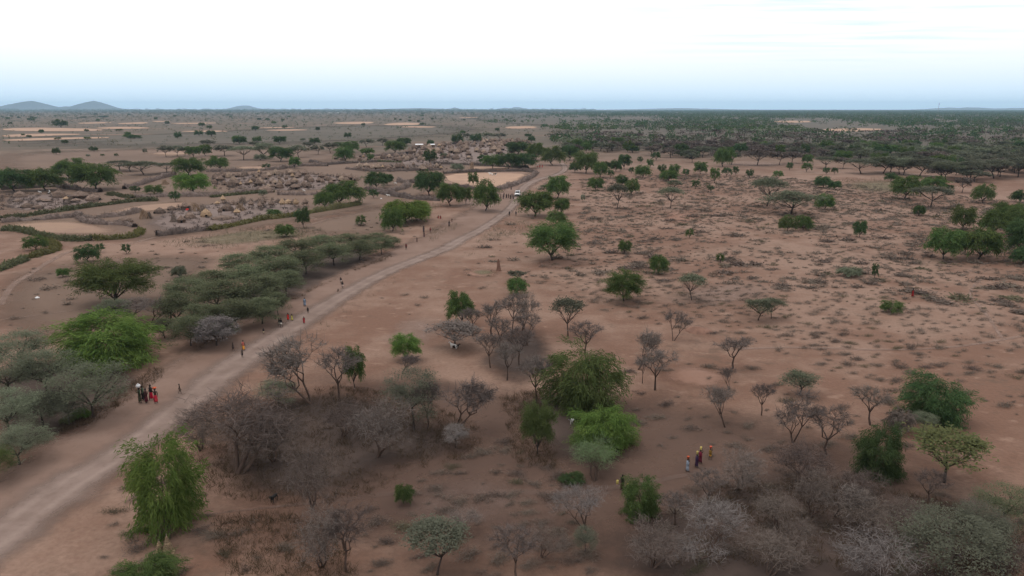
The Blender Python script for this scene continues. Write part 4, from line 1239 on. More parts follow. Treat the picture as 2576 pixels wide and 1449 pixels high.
BR = (flat('brush_core', (0.150, 0.112, 0.098), 0.4, 1.5), leafmat('brush_twigs', (0.140, 0.108, 0.095), (0.245, 0.192, 0.170), 0.05))
BD = (flat('brush_core_dark', (0.100, 0.076, 0.067), 0.4, 1.5), leafmat('brush_twigs_dark', (0.095, 0.074, 0.066), (0.175, 0.138, 0.122), 0.05))
HG = (flat('hedge_core', (0.078, 0.082, 0.044), 0.4, 1.5), leafmat('hedge_leaves', (0.086, 0.090, 0.048), (0.150, 0.145, 0.088)))
HY = (flat('hedge_core_dry', (0.085, 0.078, 0.036), 0.4, 1.5), leafmat('hedge_leaves_dry', (0.110, 0.108, 0.040), (0.185, 0.165, 0.075)))
FN = [
    ('green_hedge', 'long green hedge below the far-left compound', [(0, 556), (40, 548), (99, 539), (160, 531), (234, 520), (336, 507), (398, 505)], 2.0, 3.2, HG),
    ('brush_fence', 'brown brush fence just below the long green hedge', [(0, 560), (60, 555), (130, 551), (193, 545), (206, 548)], 1.5, 2.0, BR),
    ('brush_fence', 'brush fence along the back of the near pole stacks', [(200, 547), (250, 548), (300, 544), (330, 538), (356, 532)], 1.4, 1.6, BR),
    ('brush_fence', 'curved grey brush fence left of the near yard', [(202, 549), (210, 558), (232, 563), (286, 565), (325, 566), (340, 572)], 1.4, 1.6, BR),
    ('green_hedge', 'bushy green hedge at the left below the tan field', [(0, 580), (40, 580), (65, 584), (98, 592), (130, 598), (182, 606), (234, 604)], 1.9, 2.8, HG),
    ('green_hedge', 'yellowish hedge continuing to the yard gate', [(236, 604), (290, 602), (333, 598), (350, 590), (352, 580)], 1.7, 2.4, HY),
    ('brush_fence', 'dark brown brush fence right of the yard gate', [(388, 594), (430, 590), (469, 585), (521, 579)], 1.7, 1.8, BD),
    ('green_hedge', 'olive hedge in front of the granaries on stilts', [(524, 580), (570, 572), (612, 563), (660, 552), (700, 549), (742, 544)], 1.6, 3.0, HY),
    ('brush_fence', 'straw-coloured brush fence right of the stilted granaries', [(744, 543), (785, 535), (830, 528), (865, 522), (907, 514)], 1.6, 2.0, HY),
    ('green_hedge', 'short green hedge at the left edge above the footpath', [(-30, 690), (0, 680), (30, 668), (63, 655)], 1.7, 2.4, HG),
    ('green_hedge', 'curled yellow-green hedge beside the left footpath', [(70, 650), (105, 642), (138, 632), (144, 622), (130, 612), (110, 606)], 1.7, 2.2, HY),
    ('brush_fence', 'dark brush fence in front of the far-left trees', [(0, 478), (60, 474), (140, 470), (172, 475), (215, 481), (256, 484)], 1.8, 1.8, BD),
    ('green_hedge', 'low green hedge between the left compounds', [(272, 490), (300, 494), (335, 499)], 1.9, 3.0, HG),
    ('brush_fence', 'long brown brush fence climbing behind the left huts', [(312, 476), (350, 466), (385, 455), (419, 445), (445, 443)], 1.9, 1.8, BR),
    ('brush_fence', 'grey-brown brush fence below the crowded middle huts', [(336, 497), (420, 495), (528, 494), (600, 485), (672, 481)], 1.6, 1.8, BR),
    ('green_hedge', 'green-topped hedge along the middle of the huts', [(530, 497), (600, 490), (690, 483)], 1.4, 2.0, HG),
    ('brush_fence', 'brush fence behind the crowded middle huts', [(518, 433), (600, 432), (644, 430), (698, 427), (760, 418), (826, 418)], 1.8, 1.8, BR),
    ('brush_fence', 'dark brush fence beneath the row of far acacias', [(779, 408), (824, 415), (862, 412), (950, 408)], 1.6, 1.6, BD),
    ('brush_fence', 'brush fence between the middle huts and the big green tree', [(696, 490), (760, 491), (826, 488)], 1.3, 1.5, BR),
    ('brush_fence', 'long brush fence from the big tree toward the car', [(920, 478), (949, 485), (996, 494), (1050, 502), (1110, 505)], 1.8, 2.2, BD),
    ('brush_fence', 'curved brush fence of the pen left of the leaning tree', [(930, 481), (983, 482), (1014, 476), (1028, 468), (1024, 461), (1000, 458)], 2.0, 1.8, BR),
    ('brush_fence', 'brush fence along the far side of the stubble field', [(1113, 437), (1165, 434), (1240, 432), (1315, 431), (1346, 434)], 1.7, 1.8, BD),
    ('brush_fence', 'grey brush fence between the stubble field and the road', [(1350, 435), (1342, 444), (1322, 455), (1290, 468), (1252, 478), (1225, 481)], 1.7, 2.0, BR),
    ('brush_fence', 'brush fence at the near left of the stubble field', [(1030, 458), (1062, 463), (1112, 466), (1170, 474), (1222, 480)], 1.4, 1.6, BD),
    ('brush_fence', 'far brush fence below the largest hut cluster', [(1090, 413), (1160, 414), (1230, 418), (1330, 424)], 1.6, 1.6, BD),
    ('brush_fence', 'far brush fence left of the largest hut cluster', [(905, 396), (950, 392), (1000, 390), (1034, 394)], 1.5, 1.6, BR),
    ('green_hedge', 'green hedge strip among the far huts', [(865, 411), (910, 409), (960, 407), (1010, 409)], 1.5, 2.6, HG),
    ('brush_fence', 'brush fence in front of the small far hut group', [(870, 425), (940, 432), (1020, 430), (1110, 428)], 1.5, 1.6, BR),
]
for k, (n_, lab, pts, h, wd_, m) in enumerate(FN):
    fence(n_, lab, pts, h, wd_, m, 800 + k)


# ------------------------------------------------------------------ huts, granaries, pole stacks
def hut_parts(seed, cone=False):
    r = np.random.default_rng(seed)
    d = MB()
    if cone:
        lathe(d, [(0.46, -0.02), (0.47, 0.36), (0.46, 0.40), (0.60, 0.34), (0.47, 0.52), (0.33, 0.70), (0.18, 0.87), (0.07, 0.98), (0.03, 1.04), (0.0, 1.05)], 16, 0.05, r=r)
    else:
        lathe(d, [(0.50, -0.02), (0.52, 0.16), (0.49, 0.36), (0.44, 0.34), (0.43, 0.52), (0.35, 0.70), (0.29, 0.69), (0.20, 0.84), (0.09, 0.93), (0.03, 1.03), (0.0, 1.04)], 16, 0.05, r=r)
    n = 160
    th = r.uniform(0, 6.28, n)
    z = r.uniform(0.1, 0.9, n)
    q = np.interp(z, [0, 0.3, 0.6, 1.0], [0.52, 0.51, 0.40, 0.03])
    P = np.stack((q * np.cos(th), q * np.sin(th), z), 1)
    L = unit(P * (1, 1, 0) + 1e-6) * 0.05 + np.array((0, 0, -0.13))
    W = unit(np.cross(L, r.standard_normal((n, 3)))) * 0.03
    cards(d, P, L, W)
    k = MB()
    a = np.linspace(0, pi, 7)
    ring = [(-0.11, 0)] + [(-0.11 * cos(x), 0.26 + 0.09 * sin(x)) for x in a] + [(0.11, 0)]
    v = [(x, y, z) for y in (-0.545, -0.40) for x, z in ring]
    m = len(ring)
    q = [(i, i + 1, m + i + 1, m + i) for i in range(m - 1)]
    t = [(0, i, i + 1) for i in range(1, m - 1)]
    k.add(v, q, t)
    return d.mesh('hut_thatch', THATCH), k.mesh('hut_doorway', DARK)


HUTS = [hut_parts(900 + i) for i in range(4)] + [hut_parts(910 + i, True) for i in range(3)]


def hut(p, dia, h, label, group=None, mat=None, kind=None):
    a, b = HUTS[r.integers(1, 7) if kind is None else kind]
    o = empty('thatched_hut', (p[0], p[1], 0), r.normal(0, 0.9), (dia, dia, h))
    link('thatch', a, o, mat or THATCH)
    link('doorway', b, o)
    tag(o, label, 'hut', group)
    return o


def gran_parts(seed):
    r = np.random.default_rng(seed)
    legs = []
    for a in range(5):
        an = a * 2 * pi / 5 + 0.3
        b = MB()
        tube(b, [(0.36 * cos(an), 0.36 * sin(an), -0.03), (0.33 * cos(an) + r.normal(0, 0.01), 0.33 * sin(an), 0.36)], [0.030, 0.024], 5)
        legs.append(b.mesh('granary_leg', STICK))
    pf = MB()
    lathe(pf, [(0.0, 0.33), (0.42, 0.33), (0.43, 0.37), (0.0, 0.37)], 12, 0.02, r=r)
    bk = MB()
    lathe(bk, [(0.34, 0.365), (0.40, 0.45), (0.40, 0.56), (0.34, 0.63)], 14, 0.03, r=r)
    rf = MB()
    lathe(rf, [(0.54, 0.54), (0.48, 0.60), (0.36, 0.70), (0.24, 0.81), (0.13, 0.92), (0.05, 0.99), (0.03, 1.04), (0.0, 1.05)], 16, 0.035, r=r)
    return legs, pf.mesh('granary_platform', STICK), bk.mesh('granary_basket', THATCH), rf.mesh('granary_roof', THATCH)


GRAN = [gran_parts(930 + i) for i in range(3)]


def granary(p, dia, h, label, group=None, roof=None, wall=None):
    g_ = GRAN[r.integers(0, 3)]
    o = empty('stilt_granary', (p[0], p[1], 0), r.uniform(0, 6), (dia, dia, h))
    for l in g_[0]:
        link('leg', l, o)
    link('platform', g_[1], o)
    link('basket', g_[2], o, wall or THATCH)
    link('thatch_roof', g_[3], o, roof or THATCH)
    tag(o, label, 'granary', group)
    return o


def pxsize(p, n):
    return n * zdepth(p) / F


r = np.random.default_rng(303)
WHITE = flat('white_plastic', (0.78, 0.78, 0.80), 0.08)
# granaries one can point at: (x, foot y, width px, top y, label, new thatch)
for x, y, wd_, top, lab, new in [
    (657, 523, 19, 500, 'grey cone-roofed granary on stilts, leftmost of the front row by the olive hedge', 0),
    (664, 516, 16, 496, 'grey granary on stilts tucked behind the leftmost one of the front row', 0),
    (684, 522, 17, 503, 'grey granary on stilts left of the first golden-roofed one', 0),
    (711, 522, 16, 499, 'golden-roofed granary on stilts with fresh straw, left of the other golden one', 1),
    (745, 521, 15, 499, 'golden-roofed granary on stilts with fresh straw, right of the other golden one', 1),
    (769, 519, 16, 499, 'grey granary on stilts at the right end of the front row', 0),
    (562, 511, 14, 491, 'tall narrow granary with pale yellow pointed roof in the near yard', 1),
    (554, 541, 12, 521, 'small pointed granary in front of the grey dome in the near yard', 0),
    (597, 541, 18, 525, 'straw-roofed granary near the front right of the near yard', 1),
    (547, 517, 13, 505, 'squat tan granary left of the tall narrow one', 1),
    (654, 526, 14, 508, 'grey granary closest to the olive hedge at its left end', 0),
    (632, 522, 16, 504, 'grey granary standing alone right of the pole stacks', 0),
    (168, 505, 18, 494, 'pale granary at the front of the far-left compound', 1),
    (290, 508, 22, 492, 'grey granary on stilts at the right end of the far-left compound', 0),
    (192, 509, 26, 498, 'low wide granary in the middle of the far-left compound', 0),
]:
    p = at(x, y)
    granary(p, pxsize(p, wd_), max(height_at(p, top), 1.2), lab, None, THATCHN if new else None, THATCHN if new else None)
for x, y, wd_, top, lab, k in [
    (51, 496, 30, 480, 'round grey dome hut at the left back of the far-left compound', 1),
    (203, 500, 38, 480, 'largest pointed hut of the far-left compound', 5),
    (234, 504, 34, 488, 'broad dome hut beside the largest pointed hut', 0),
    (70, 522, 30, 510, 'low dome hut at the front of the far-left compound', 2),
    (95, 525, 26, 514, 'small dome hut right of the low front dome', 3),
    (118, 508, 22, 501, 'small hut in the centre of the far-left compound', 6),
    (103, 506, 20, 498, 'little hut left of the central one in the far-left compound', 4),
    (150, 497, 30, 476, 'stick-topped hut at the back of the far-left compound', 1),
    (45, 508, 22, 500, 'small square-looking hut at the left of the far-left compound', 3),
    (315, 559, 36, 543, 'single dome hut beside the curved brush fence', 0),
    (467, 527, 22, 506, 'dark pointed hut with a white-tipped top', 5),
    (478, 549, 26, 533, 'grey dome hut at the front of the near yard', 0),
    (457, 560, 20, 542, 'pointed hut in front of the grey front dome', 6),
    (572, 530, 30, 512, 'wide dome hut in the middle of the near yard', 2),
    (519, 545, 26, 525, 'golden hut leaning on sticks in the near yard', 1),
    (588, 515, 22, 502, 'grey hut behind the tall narrow granary', 3),
    (560, 551, 50, 541, 'long low thatched pen at the front right of the near yard', 2),
    (402, 536, 26, 522, 'low grey pen hut left of the first pole stack', 0),
    (432, 528, 22, 518, 'small grey hut between the pole stacks and the pointed hut', 1),
    (725, 512, 18, 501, 'grey hut behind the golden-roofed granaries', 3),
    (700, 509, 16, 499, 'small grey hut behind the front granary row', 1),
    (668, 484, 40, 466, 'broad dome hut at the near left of the crowded middle huts', 0),
    (742, 476, 24, 462, 'grey granary-like hut at the front right of the middle huts', 5),
    (835, 456, 18, 447, 'pale-topped hut at the right front of the middle huts', 6),
]:
    p = at(x, y)
    hut(p, pxsize(p, wd_), max(height_at(p, top), 1.0), lab, None, THATCHN if 'golden' in lab else None, k)


def hut_cluster(poly, sp, n_try, limit, seed, text, group, dia=(2.0, 3.4), gr=0.3):
    pts = scatter(poly, sp, n_try, seed)[:limit]
    for x, y in pts:
        d = r.uniform(*dia)
        if r.uniform() < gr * 1.5:
            granary((x, y), d * 0.62, r.uniform(2.2, 3.0), f"grey cone-roofed granary crowded into the {text}", group, THATCHN if r.uniform() < 0.16 else None)
        else:
            hut((x, y), d, d * r.uniform(0.66, 0.98), f"grey thatched hut crowded into the {text}", group, (None, None, THATCHT)[r.integers(0, 3)])


hut_cluster([(530, 458), (545, 442), (640, 434), (740, 436), (800, 447), (900, 446), (905, 456), (800, 470), (745, 478), (660, 476), (560, 472)], 3.3, 1400, 80, 41, 'middle cluster left of the big trees', 'huts of the middle cluster', (2.0, 3.4), 0.25)
hut_cluster([(895, 424), (930, 419), (1010, 421), (1110, 420), (1130, 426), (1090, 430), (980, 432), (900, 432)], 3.4, 600, 34, 42, 'narrow row before the far tree line', 'huts of the narrow row', (2.2, 3.6))
hut_cluster([(960, 396), (1010, 391), (1080, 394), (1180, 396), (1190, 405), (1040, 410), (960, 405)], 4.2, 600, 40, 43, 'strip below the largest village', 'huts of the strip below the largest village', (2.4, 4.0))
hut_cluster([(1025, 386), (1040, 368), (1110, 362), (1180, 356), (1290, 352), (1335, 356), (1330, 380), (1240, 392), (1130, 394), (1040, 392)], 5.0, 2500, 150, 44, 'largest and farthest village', 'huts of the largest village', (2.8, 4.8), 0.2)
hut_cluster([(820, 401), (900, 397), (960, 400), (940, 404), (860, 404)], 5, 60, 9, 45, 'small group under the far trees', 'huts under the far trees', (2.2, 3.4), 0.5)


def pole_stack(p, dia, h, label, seed, mat, n=34):
    r = np.random.default_rng(seed)
    b = MB()
    for i in range(n):
        a = r.uniform(0, 6.28)
        q = r.uniform(0.25, 0.5) * dia
        e = np.array((r.normal(0, 0.16 * dia), r.normal(0, 0.16 * dia), h * r.uniform(0.75, 1.1)))
        s0 = np.array((q * cos(a), q * sin(a), -0.05))
        tube(b, [s0, s0 * 0.5 + e * 0.5 + r.normal(0, 0.04, 3), e], [0.07, 0.06, 0.035], 4)
    o = link('pole_stack', b.mesh('pole_stack', mat))
    o.location = (p[0], p[1], 0)
    tag(o, label, 'pole stack')


for k, (x, y, wd_, top, lab, m) in enumerate([
    (364, 550, 28, 527, 'upright stack of dry poles beside the open yard, farthest left', STICKN),
    (376, 549, 16, 533, 'smaller grey pole stack touching the leftmost one', STICK),
    (492, 531, 36, 512, 'wide stack of leaning poles behind the grey front dome', STICKN),
    (512, 533, 30, 514, 'stack of poles leaning on the golden hut', STICK),
    (437, 558, 24, 540, 'dark upright pole stack left of the pointed front hut', STICK),
    (605, 530, 32, 512, 'bundle of pale upright poles at the right of the near yard', STICKN),
    (612, 512, 28, 494, 'grey pole stack behind the pale bundle', STICK),
    (178, 509, 18, 494, 'short pole stack inside the far-left compound', STICK),
    (415, 464, 26, 452, 'tan pole stack by the long climbing fence', STICKN),
    (1187, 430, 14, 408, 'thin pale stack of straw at the stubble field edge', STICKN),
]):
    p = at(x, y)
    pole_stack(p, pxsize(p, wd_), height_at(p, top), lab, 950 + k, m)

# brushwood and litter lying between the huts
cl = {'scrub': MB(), 'twig': MB()}
rc = np.random.default_rng(515)
for k, pl in enumerate([[(520, 458), (545, 440), (740, 433), (910, 446), (905, 462), (800, 478), (640, 484), (540, 476)], [(890, 426), (930, 417), (1110, 418), (1130, 428), (980, 434)], [(950, 398), (1010, 389), (1190, 394), (1190, 408), (1040, 412)],
                        [(1020, 388), (1040, 366), (1180, 354), (1335, 352), (1335, 382), (1130, 396)], [(0, 486), (250, 488), (255, 512), (100, 530), (0, 530)], [(360, 560), (430, 522), (700, 500), (780, 518), (760, 542), (480, 575)]]):
    for x, y in scatter(pl, 1.7, 1500, 600 + k)[::2]:
        v = pr_[rc.integers(0, 7)][0].reshape(-1, 3)[:160]
        sx = rc.uniform(1.0, 2.8)
        an = rc.uniform(0, 6.28)
        v = v * np.array((sx, sx * 0.6, rc.uniform(0.5, 1.3)))
        v = np.stack((v[:, 0] * cos(an) - v[:, 1] * sin(an) + x, v[:, 0] * sin(an) + v[:, 1] * cos(an) + y, v[:, 2]), 1)
        cl['scrub' if rc.uniform() < 0.5 else 'twig'].add(v, np.arange(len(v)).reshape(-1, 4))
for m, b in cl.items():
    tag(link('brushwood', b.mesh('brushwood', LEAF[m])), 'loose brushwood and low stick fences between the huts', 'brushwood', kind='stuff')

# two pale straw cones under the lower-left tree
def straw_cone(p, rad, h, label, seed):
    r = np.random.default_rng(seed)
    o = empty('straw_cone', (p[0], p[1], 0), 0.4)
    n = 9
    for i in range(n):
        z0, z1 = h * i / n, h * (i + 1.15) / n
        a, b_ = rad * (1 - i / n) ** 0.9, rad * (1 - (i + 1) / n) ** 0.9
        b = MB()
        lathe(b, [(a * 0.72 + 0.01, z0), (a + 0.05, z0 + 0.01), (a * 0.5 + b_ * 0.5, z0 * 0.45 + z1 * 0.55), (b_ * 0.72, z1)], 16, 0.05, r=r)
        link('sheaf_ring', b.mesh('sheaf_ring', M_STRAW), o)
    b = MB()
    tube(b, [(0, 0, -0.05), (0, 0, h * 1.12)], [0.05, 0.03], 6)
    link('pole', b.mesh('cone_pole', STICK), o)
    tag(o, label, 'straw cone')


M_STRAW = flat('pale_straw', (0.36, 0.26, 0.165), 0.5, 9.0)
p = at(424, 1392)
straw_cone(p, pxsize(p, 30) / 2, height_at(p, 1348), 'tall ringed straw cone under the bright green roadside tree', 1)
p = at(403, 1394)
straw_cone(p, pxsize(p, 22) / 2, height_at(p, 1360), 'shorter ringed straw cone left of the tall one', 2)


# ------------------------------------------------------------------ people
def skin(name, V, E, Rd, mat, root=0, sub=1):
    me = bpy.data.meshes.new(name)
    me.from_pydata([tuple(v) for v in V], E, [])
    o = bpy.data.objects.new(name, me)
    C.objects.link(o)
    md = o.modifiers.new('s', 'SKIN')
    md.use_smooth_shade = True
    for i, sv in enumerate(me.skin_vertices[0].data):
        sv.radius = (Rd[i], Rd[i]) if not isinstance(Rd[i], tuple) else Rd[i]
        sv.use_root = i == root
    if sub:
        o.modifiers.new('u', 'SUBSURF').levels = sub
        o.modifiers[-1].render_levels = sub
    dg = bpy.context.evaluated_depsgraph_get()
    out = bpy.data.meshes.new_from_object(o.evaluated_get(dg))
    bpy.data.objects.remove(o)
    bpy.data.meshes.remove(me)
    out.name = name
    out.materials.clear()
    out.materials.append(mat)
    for p_ in out.polygons:
        p_.use_smooth = True
    return out


def person_mesh(pose):
    """one continuous figure 1.7 tall facing +Y: pelvis, spine, neck, head with nose, arms with five fingers, legs with feet"""
    V, Rd, E = [], [], []

    def add(p, r_, to=None):
        V.append(np.array(p, float))
        Rd.append(r_)
        if to is not None:
            E.append((to, len(V) - 1))
        return len(V) - 1

    sit = pose == 'sit'
    dz = -0.62 if sit else 0.0
    pel = add((0, 0, 0.95 + dz), (0.135, 0.10))
    spn = add((0, 0.01, 1.14 + dz), (0.115, 0.085), pel)
    cst = add((0, 0.0, 1.35 + dz), (0.140, 0.10), spn)
    nek = add((0, 0.0, 1.47 + dz), 0.05, cst)
    hd = add((0, 0.015, 1.56 + dz), 0.075, nek)
    top = add((0, 0.01, 1.655 + dz), 0.075, hd)
    add((0, 0.105, 1.575 + dz), 0.016, hd)
    for s in (-1, 1):
        sh = add((0.175 * s, 0, 1.41 + dz), 0.055, cst)
        if pose == 'load' and s == 1:
            el, wr, pa, fd = (0.34 * s, 0.03, 1.60), (0.20 * s, 0.03, 1.80), (0.15 * s, 0.03, 1.88), np.array((-0.4 * s, 0, 0.9))
        elif pose == 'carry':
            el, wr, pa, fd = (0.27 * s, 0.0, 1.13), (0.29 * s, 0.04, 0.86), (0.29 * s, 0.05, 0.77), np.array((0, 0.1, -1.0))
        elif sit:
            el, wr, pa, fd = (0.24 * s, 0.10, 1.16 + dz), (0.14 * s, 0.33, 1.05 + dz), (0.11 * s, 0.40, 1.02 + dz), np.array((0, 0.8, -0.4))
        elif pose == 'walk':
            el, wr, pa, fd = (0.24 * s, -0.08 * s - 0.02, 1.15), (0.24 * s, 0.10 * s + 0.06 - 0.1 * (s < 0), 0.92), (0.23 * s, 0.13 * s + 0.08 - 0.1 * (s < 0), 0.83), np.array((0, 0.25 * s, -1.0))
        else:
            el, wr, pa, fd = (0.23 * s, -0.02, 1.14), (0.24 * s, 0.06, 0.90), (0.24 * s, 0.08, 0.81), np.array((0, 0.2, -1.0))
        e_ = add(el, 0.042, sh)
        w_ = add(wr, 0.028, e_)
        p_ = add(pa, (0.034, 0.018), w_)
        fd = fd / np.linalg.norm(fd)
        side = np.array((0, 1.0, 0)) if abs(fd[1]) < 0.7 else np.array((1.0, 0, 0))
        for j, (off, ln) in enumerate(((-0.030, 0.060), (-0.010, 0.078), (0.010, 0.074), (0.029, 0.055))):
            b0 = np.array(pa) + side * off + fd * 0.035
            f0 = add(b0, 0.0095, p_)
            add(b0 + fd * ln + np.array((-0.018 * s, 0, 0.004)), 0.008, f0)
        t0 = add(np.array(pa) + side * 0.042 - fd * 0.01, 0.010, p_)
        add(np.array(pa) + side * 0.062 + fd * 0.035, 0.009, t0)
        hp = add((0.09 * s, 0, 0.88 + dz), 0.085, pel)
        if sit:
            kn, an, to = (0.17 * s, 0.40, 0.42), (0.13 * s, 0.36, 0.08), (0.13 * s, 0.50, 0.03)
        elif pose in ('walk', 'load', 'carry'):
            k = 0.75 if pose == 'walk' else 0.45
            kn, an, to = (0.095 * s, 0.13 * s * k + 0.03, 0.49), (0.10 * s, 0.24 * s * k - 0.02, 0.09), (0.105 * s, 0.24 * s * k + 0.12, 0.03)
        else:
            kn, an, to = (0.10 * s, 0.02, 0.49), (0.11 * s, -0.01, 0.085), (0.125 * s, 0.13, 0.03)
        k_ = add(kn, 0.058, hp)
        cf = add(np.array(kn) * 0.62 + np.array(an) * 0.38, 0.050, k_)
        a_ = add(an, 0.034, cf)
        add(to, (0.036, 0.022), a_)
    return skin('person_' + pose, V, E, Rd, SKIN)


BODY = {k: person_mesh(k) for k in ('stand', 'walk', 'load', 'carry', 'sit')}
CLOTH = {}


def cloth(col):
    if col not in CLOTH:
        CLOTH[col] = flat('cloth_%02d' % len(CLOTH), srgb(*col), 0.35, 9.0)
    return CLOTH[col]


def garment(kind, pose):
    b = MB()
    dz = -0.62 if pose == 'sit' else 0
    pr_ = {'wrap': [(0.150, 1.02), (0.172, 0.90), (0.185, 0.70), (0.205, 0.45), (0.225, 0.24), (0.205, 0.24), (0.14, 0.9)],
           'robe': [(0.135, 1.37), (0.178, 1.24), (0.172, 1.02), (0.20, 0.80), (0.225, 0.50), (0.255, 0.24), (0.235, 0.24), (0.15, 1.0)],
           'shawl': [(0.07, 1.47), (0.19, 1.42), (0.222, 1.30), (0.215, 1.10), (0.225, 0.86), (0.205, 0.86), (0.19, 1.2)],
           'shorts': [(0.142, 1.00), (0.172, 0.90), (0.185, 0.74), (0.190, 0.62), (0.17, 0.62), (0.13, 0.9)],
           'shirt': [(0.06, 1.465), (0.178, 1.41), (0.182, 1.28), (0.162, 1.05), (0.168, 0.92), (0.15, 0.92), (0.15, 1.2)]}[kind]
    n = 18
    for i, (q, z) in enumerate(pr_):
        pass
    lathe(b, [(q, z + dz) for q, z in pr_], n, 0.02, ell=0.72)
    if kind in ('wrap', 'robe', 'shawl'):                      # folds
        v = b.verts()
        a = np.arctan2(v[:, 1], v[:, 0])
        k = 1 + 0.06 * np.sin(a * 5 + 1) * np.clip((1.3 + dz - v[:, 2]), 0, 1)
        v[:, :2] *= k[:, None]
        b.v = [v]
    return b.mesh('garment_' + kind, M_STRAW, True)


def hair_mesh(pose):
    b = MB()
    dz = -0.62 if pose == 'sit' else 0
    lathe(b, [(0.094, 1.60), (0.100, 1.65), (0.092, 1.70), (0.066, 1.745), (0.03, 1.765), (0, 1.77)], 12, 0.02, c=(0, -0.012, dz - 0.03))
    return b.mesh('hair', HAIR, True)


GARM = {(k, p_): garment(k, p_) for k in ('wrap', 'robe', 'shawl', 'shorts', 'shirt') for p_ in ('stand', 'sit')}
HAIRS = {p_: hair_mesh(p_) for p_ in ('stand', 'sit')}


def person(x, y, h_px, face, pose, clothes, label, group=None, hm=None):
    p_ = at(x, y)
    hgt = hm or 1.1 * h_px * zdepth(p_) / F / cos(PITCH) * 0.97
    s = hgt / 1.74
    o = link('person', BODY[pose])
    o.location = (p_[0], p_[1], 0)
    o.rotation_euler = (0, 0, R(face))
    o.scale = (s, s, s)
    pk = 'sit' if pose == 'sit' else 'stand'
    link('hair', HAIRS[pk], o)
    for kind, col in clothes:
        link({'wrap': 'wrap_skirt', 'robe': 'robe', 'shawl': 'shawl', 'shorts': 'loincloth', 'shirt': 'shirt'}[kind], GARM[(kind, pk)], o, cloth(col))
    tag(o, label, 'person', group)
    return p_, s


def head_load(p_, s, kind, col, label):
    z = 1.73 * s
    o = empty({'can': 'jerrycan', 'bucket': 'bucket', 'basin': 'basin', 'bundle': 'bundle'}[kind], (p_[0], p_[1], z), random.uniform(0, 3))
    m = cloth(col)
    if kind == 'can':
        b = MB()
        pr_ = [(0.155, 0), (0.175, 0.02), (0.178, 0.36), (0.15, 0.41), (0.05, 0.44), (0.0, 0.44)]
        lathe(b, pr_, 4, 0, ell=0.62)
        b2 = MB()
        lathe(b2, pr_, 16, 0, ell=0.72)
        link('can_body', b2.mesh('can_body', m, True), o, m)
        b3 = MB()
        tube(b3, [(-0.09, 0, 0.40), (-0.07, 0, 0.47), (0.03, 0, 0.47), (0.06, 0, 0.40)], [0.018] * 4, 6)
        link('handle', b3.mesh('can_handle', m, True), o, m)
        b4 = MB()
        lathe(b4, [(0.035, 0.40), (0.035, 0.47), (0, 0.47)], 8, 0, c=(0.11, 0, 0))
        link('cap', b4.mesh('can_cap', DARK), o)
        c_ = 'jerrycan'
    elif kind in ('bucket', 'basin'):
        b = MB()
        lathe(b, [(0, 0), (0.145, 0), (0.185, 0.34), (0.195, 0.35), (0.18, 0.34), (0.14, 0.05)] if kind == 'bucket' else [(0, 0), (0.15, 0), (0.25, 0.17), (0.27, 0.18), (0.24, 0.16), (0.14, 0.04)], 18)
        link('pail', b.mesh('pail', m, True), o, m)
        b = MB()
        lathe(b, [(0.178, 0.29), (0.10, 0.31), (0, 0.315)] if kind == 'bucket' else [(0.23, 0.14), (0.14, 0.21), (0, 0.24)], 14, 0.03)
        link('contents', b.mesh('contents', m, True), o, m)
        c_ = 'bucket' if kind == 'bucket' else 'basin'
    else:
        b = MB()
        lathe(b, [(0.0, 0), (0.17, 0.02), (0.25, 0.14), (0.26, 0.26), (0.18, 0.38), (0.07, 0.42), (0, 0.44)], 14, 0.05)
        link('sack', b.mesh('sack', m, True), o, m)
        b = MB()
        lathe(b, [(0.08, 0.41), (0.06, 0.44), (0.10, 0.50), (0.0, 0.49)], 10, 0.05)
        link('knot', b.mesh('sack_knot', m, True), o, m)
        c_ = 'bundle'
    o.scale = (s * 0.86,) * 3
    tag(o, label, c_)
    return o


OR, YE, WHI = (200, 96, 62), (192, 174, 104), (215, 215, 218)
DK, MAR, RED, BLU, PUR, GRN, GOLD = (38, 34, 36), (92, 34, 46), (196, 36, 66), (130, 145, 165), (62, 40, 66), (70, 92, 66), (205, 150, 60)
q = person(353, 1014, 38, 110, 'load', [('wrap', (70, 68, 50)), ('shirt', GRN)], 'woman in green with a white bundle on her head beside the road')
head_load(*q, 'bundle', WHI, 'white bundle on the head of the woman in green')
person(361, 1008, 37, 95, 'stand', [('wrap', DK), ('shirt', (80, 100, 80))], 'person in dark and green cloth just behind the white bundle carrier')
person(369, 1014, 36, 120, 'stand', [('robe', MAR), ('shawl', (70, 40, 44))], 'person in a dark maroon robe at the centre of the roadside group')
person(381.5, 1007, 38, 160, 'walk', [('wrap', RED), ('shirt', DK)], 'woman in a crimson skirt and dark top in the roadside group')
q = person(393, 1015, 36, 200, 'load', [('wrap', (185, 60, 70)), ('shorts', RED)], 'woman in red carrying an orange basin at the right of the roadside group')
head_load(*q, 'basin', OR, 'orange basin on the head of the woman in red')
person(453, 991, 25, -60, 'walk', [('shorts', (120, 100, 90))], 'bare-chested child walking alone on the road verge')
person(587, 884, 21, 150, 'walk', [('shorts', (60, 50, 50))], 'dark figure walking left of the woman in orange')
person(613, 882, 25, 170, 'walk', [('wrap', (238, 165, 70)), ('shawl', (190, 110, 100))], 'woman in a bright orange skirt and pinkish shawl at the road edge')
person(610, 900, 19, 180, 'stand', [('shorts', DK)], 'child standing on the road in front of the woman in orange')
person(663.5, 842, 16, 190, 'walk', [('shorts', (205, 190, 160)), ('shirt', DK)], 'person in dark top and pale shorts alone on the verge')
person(703, 823, 22, 150, 'walk', [('shorts', (190, 180, 160)), ('shirt', (50, 42, 40))], 'left person of the pair walking side by side')
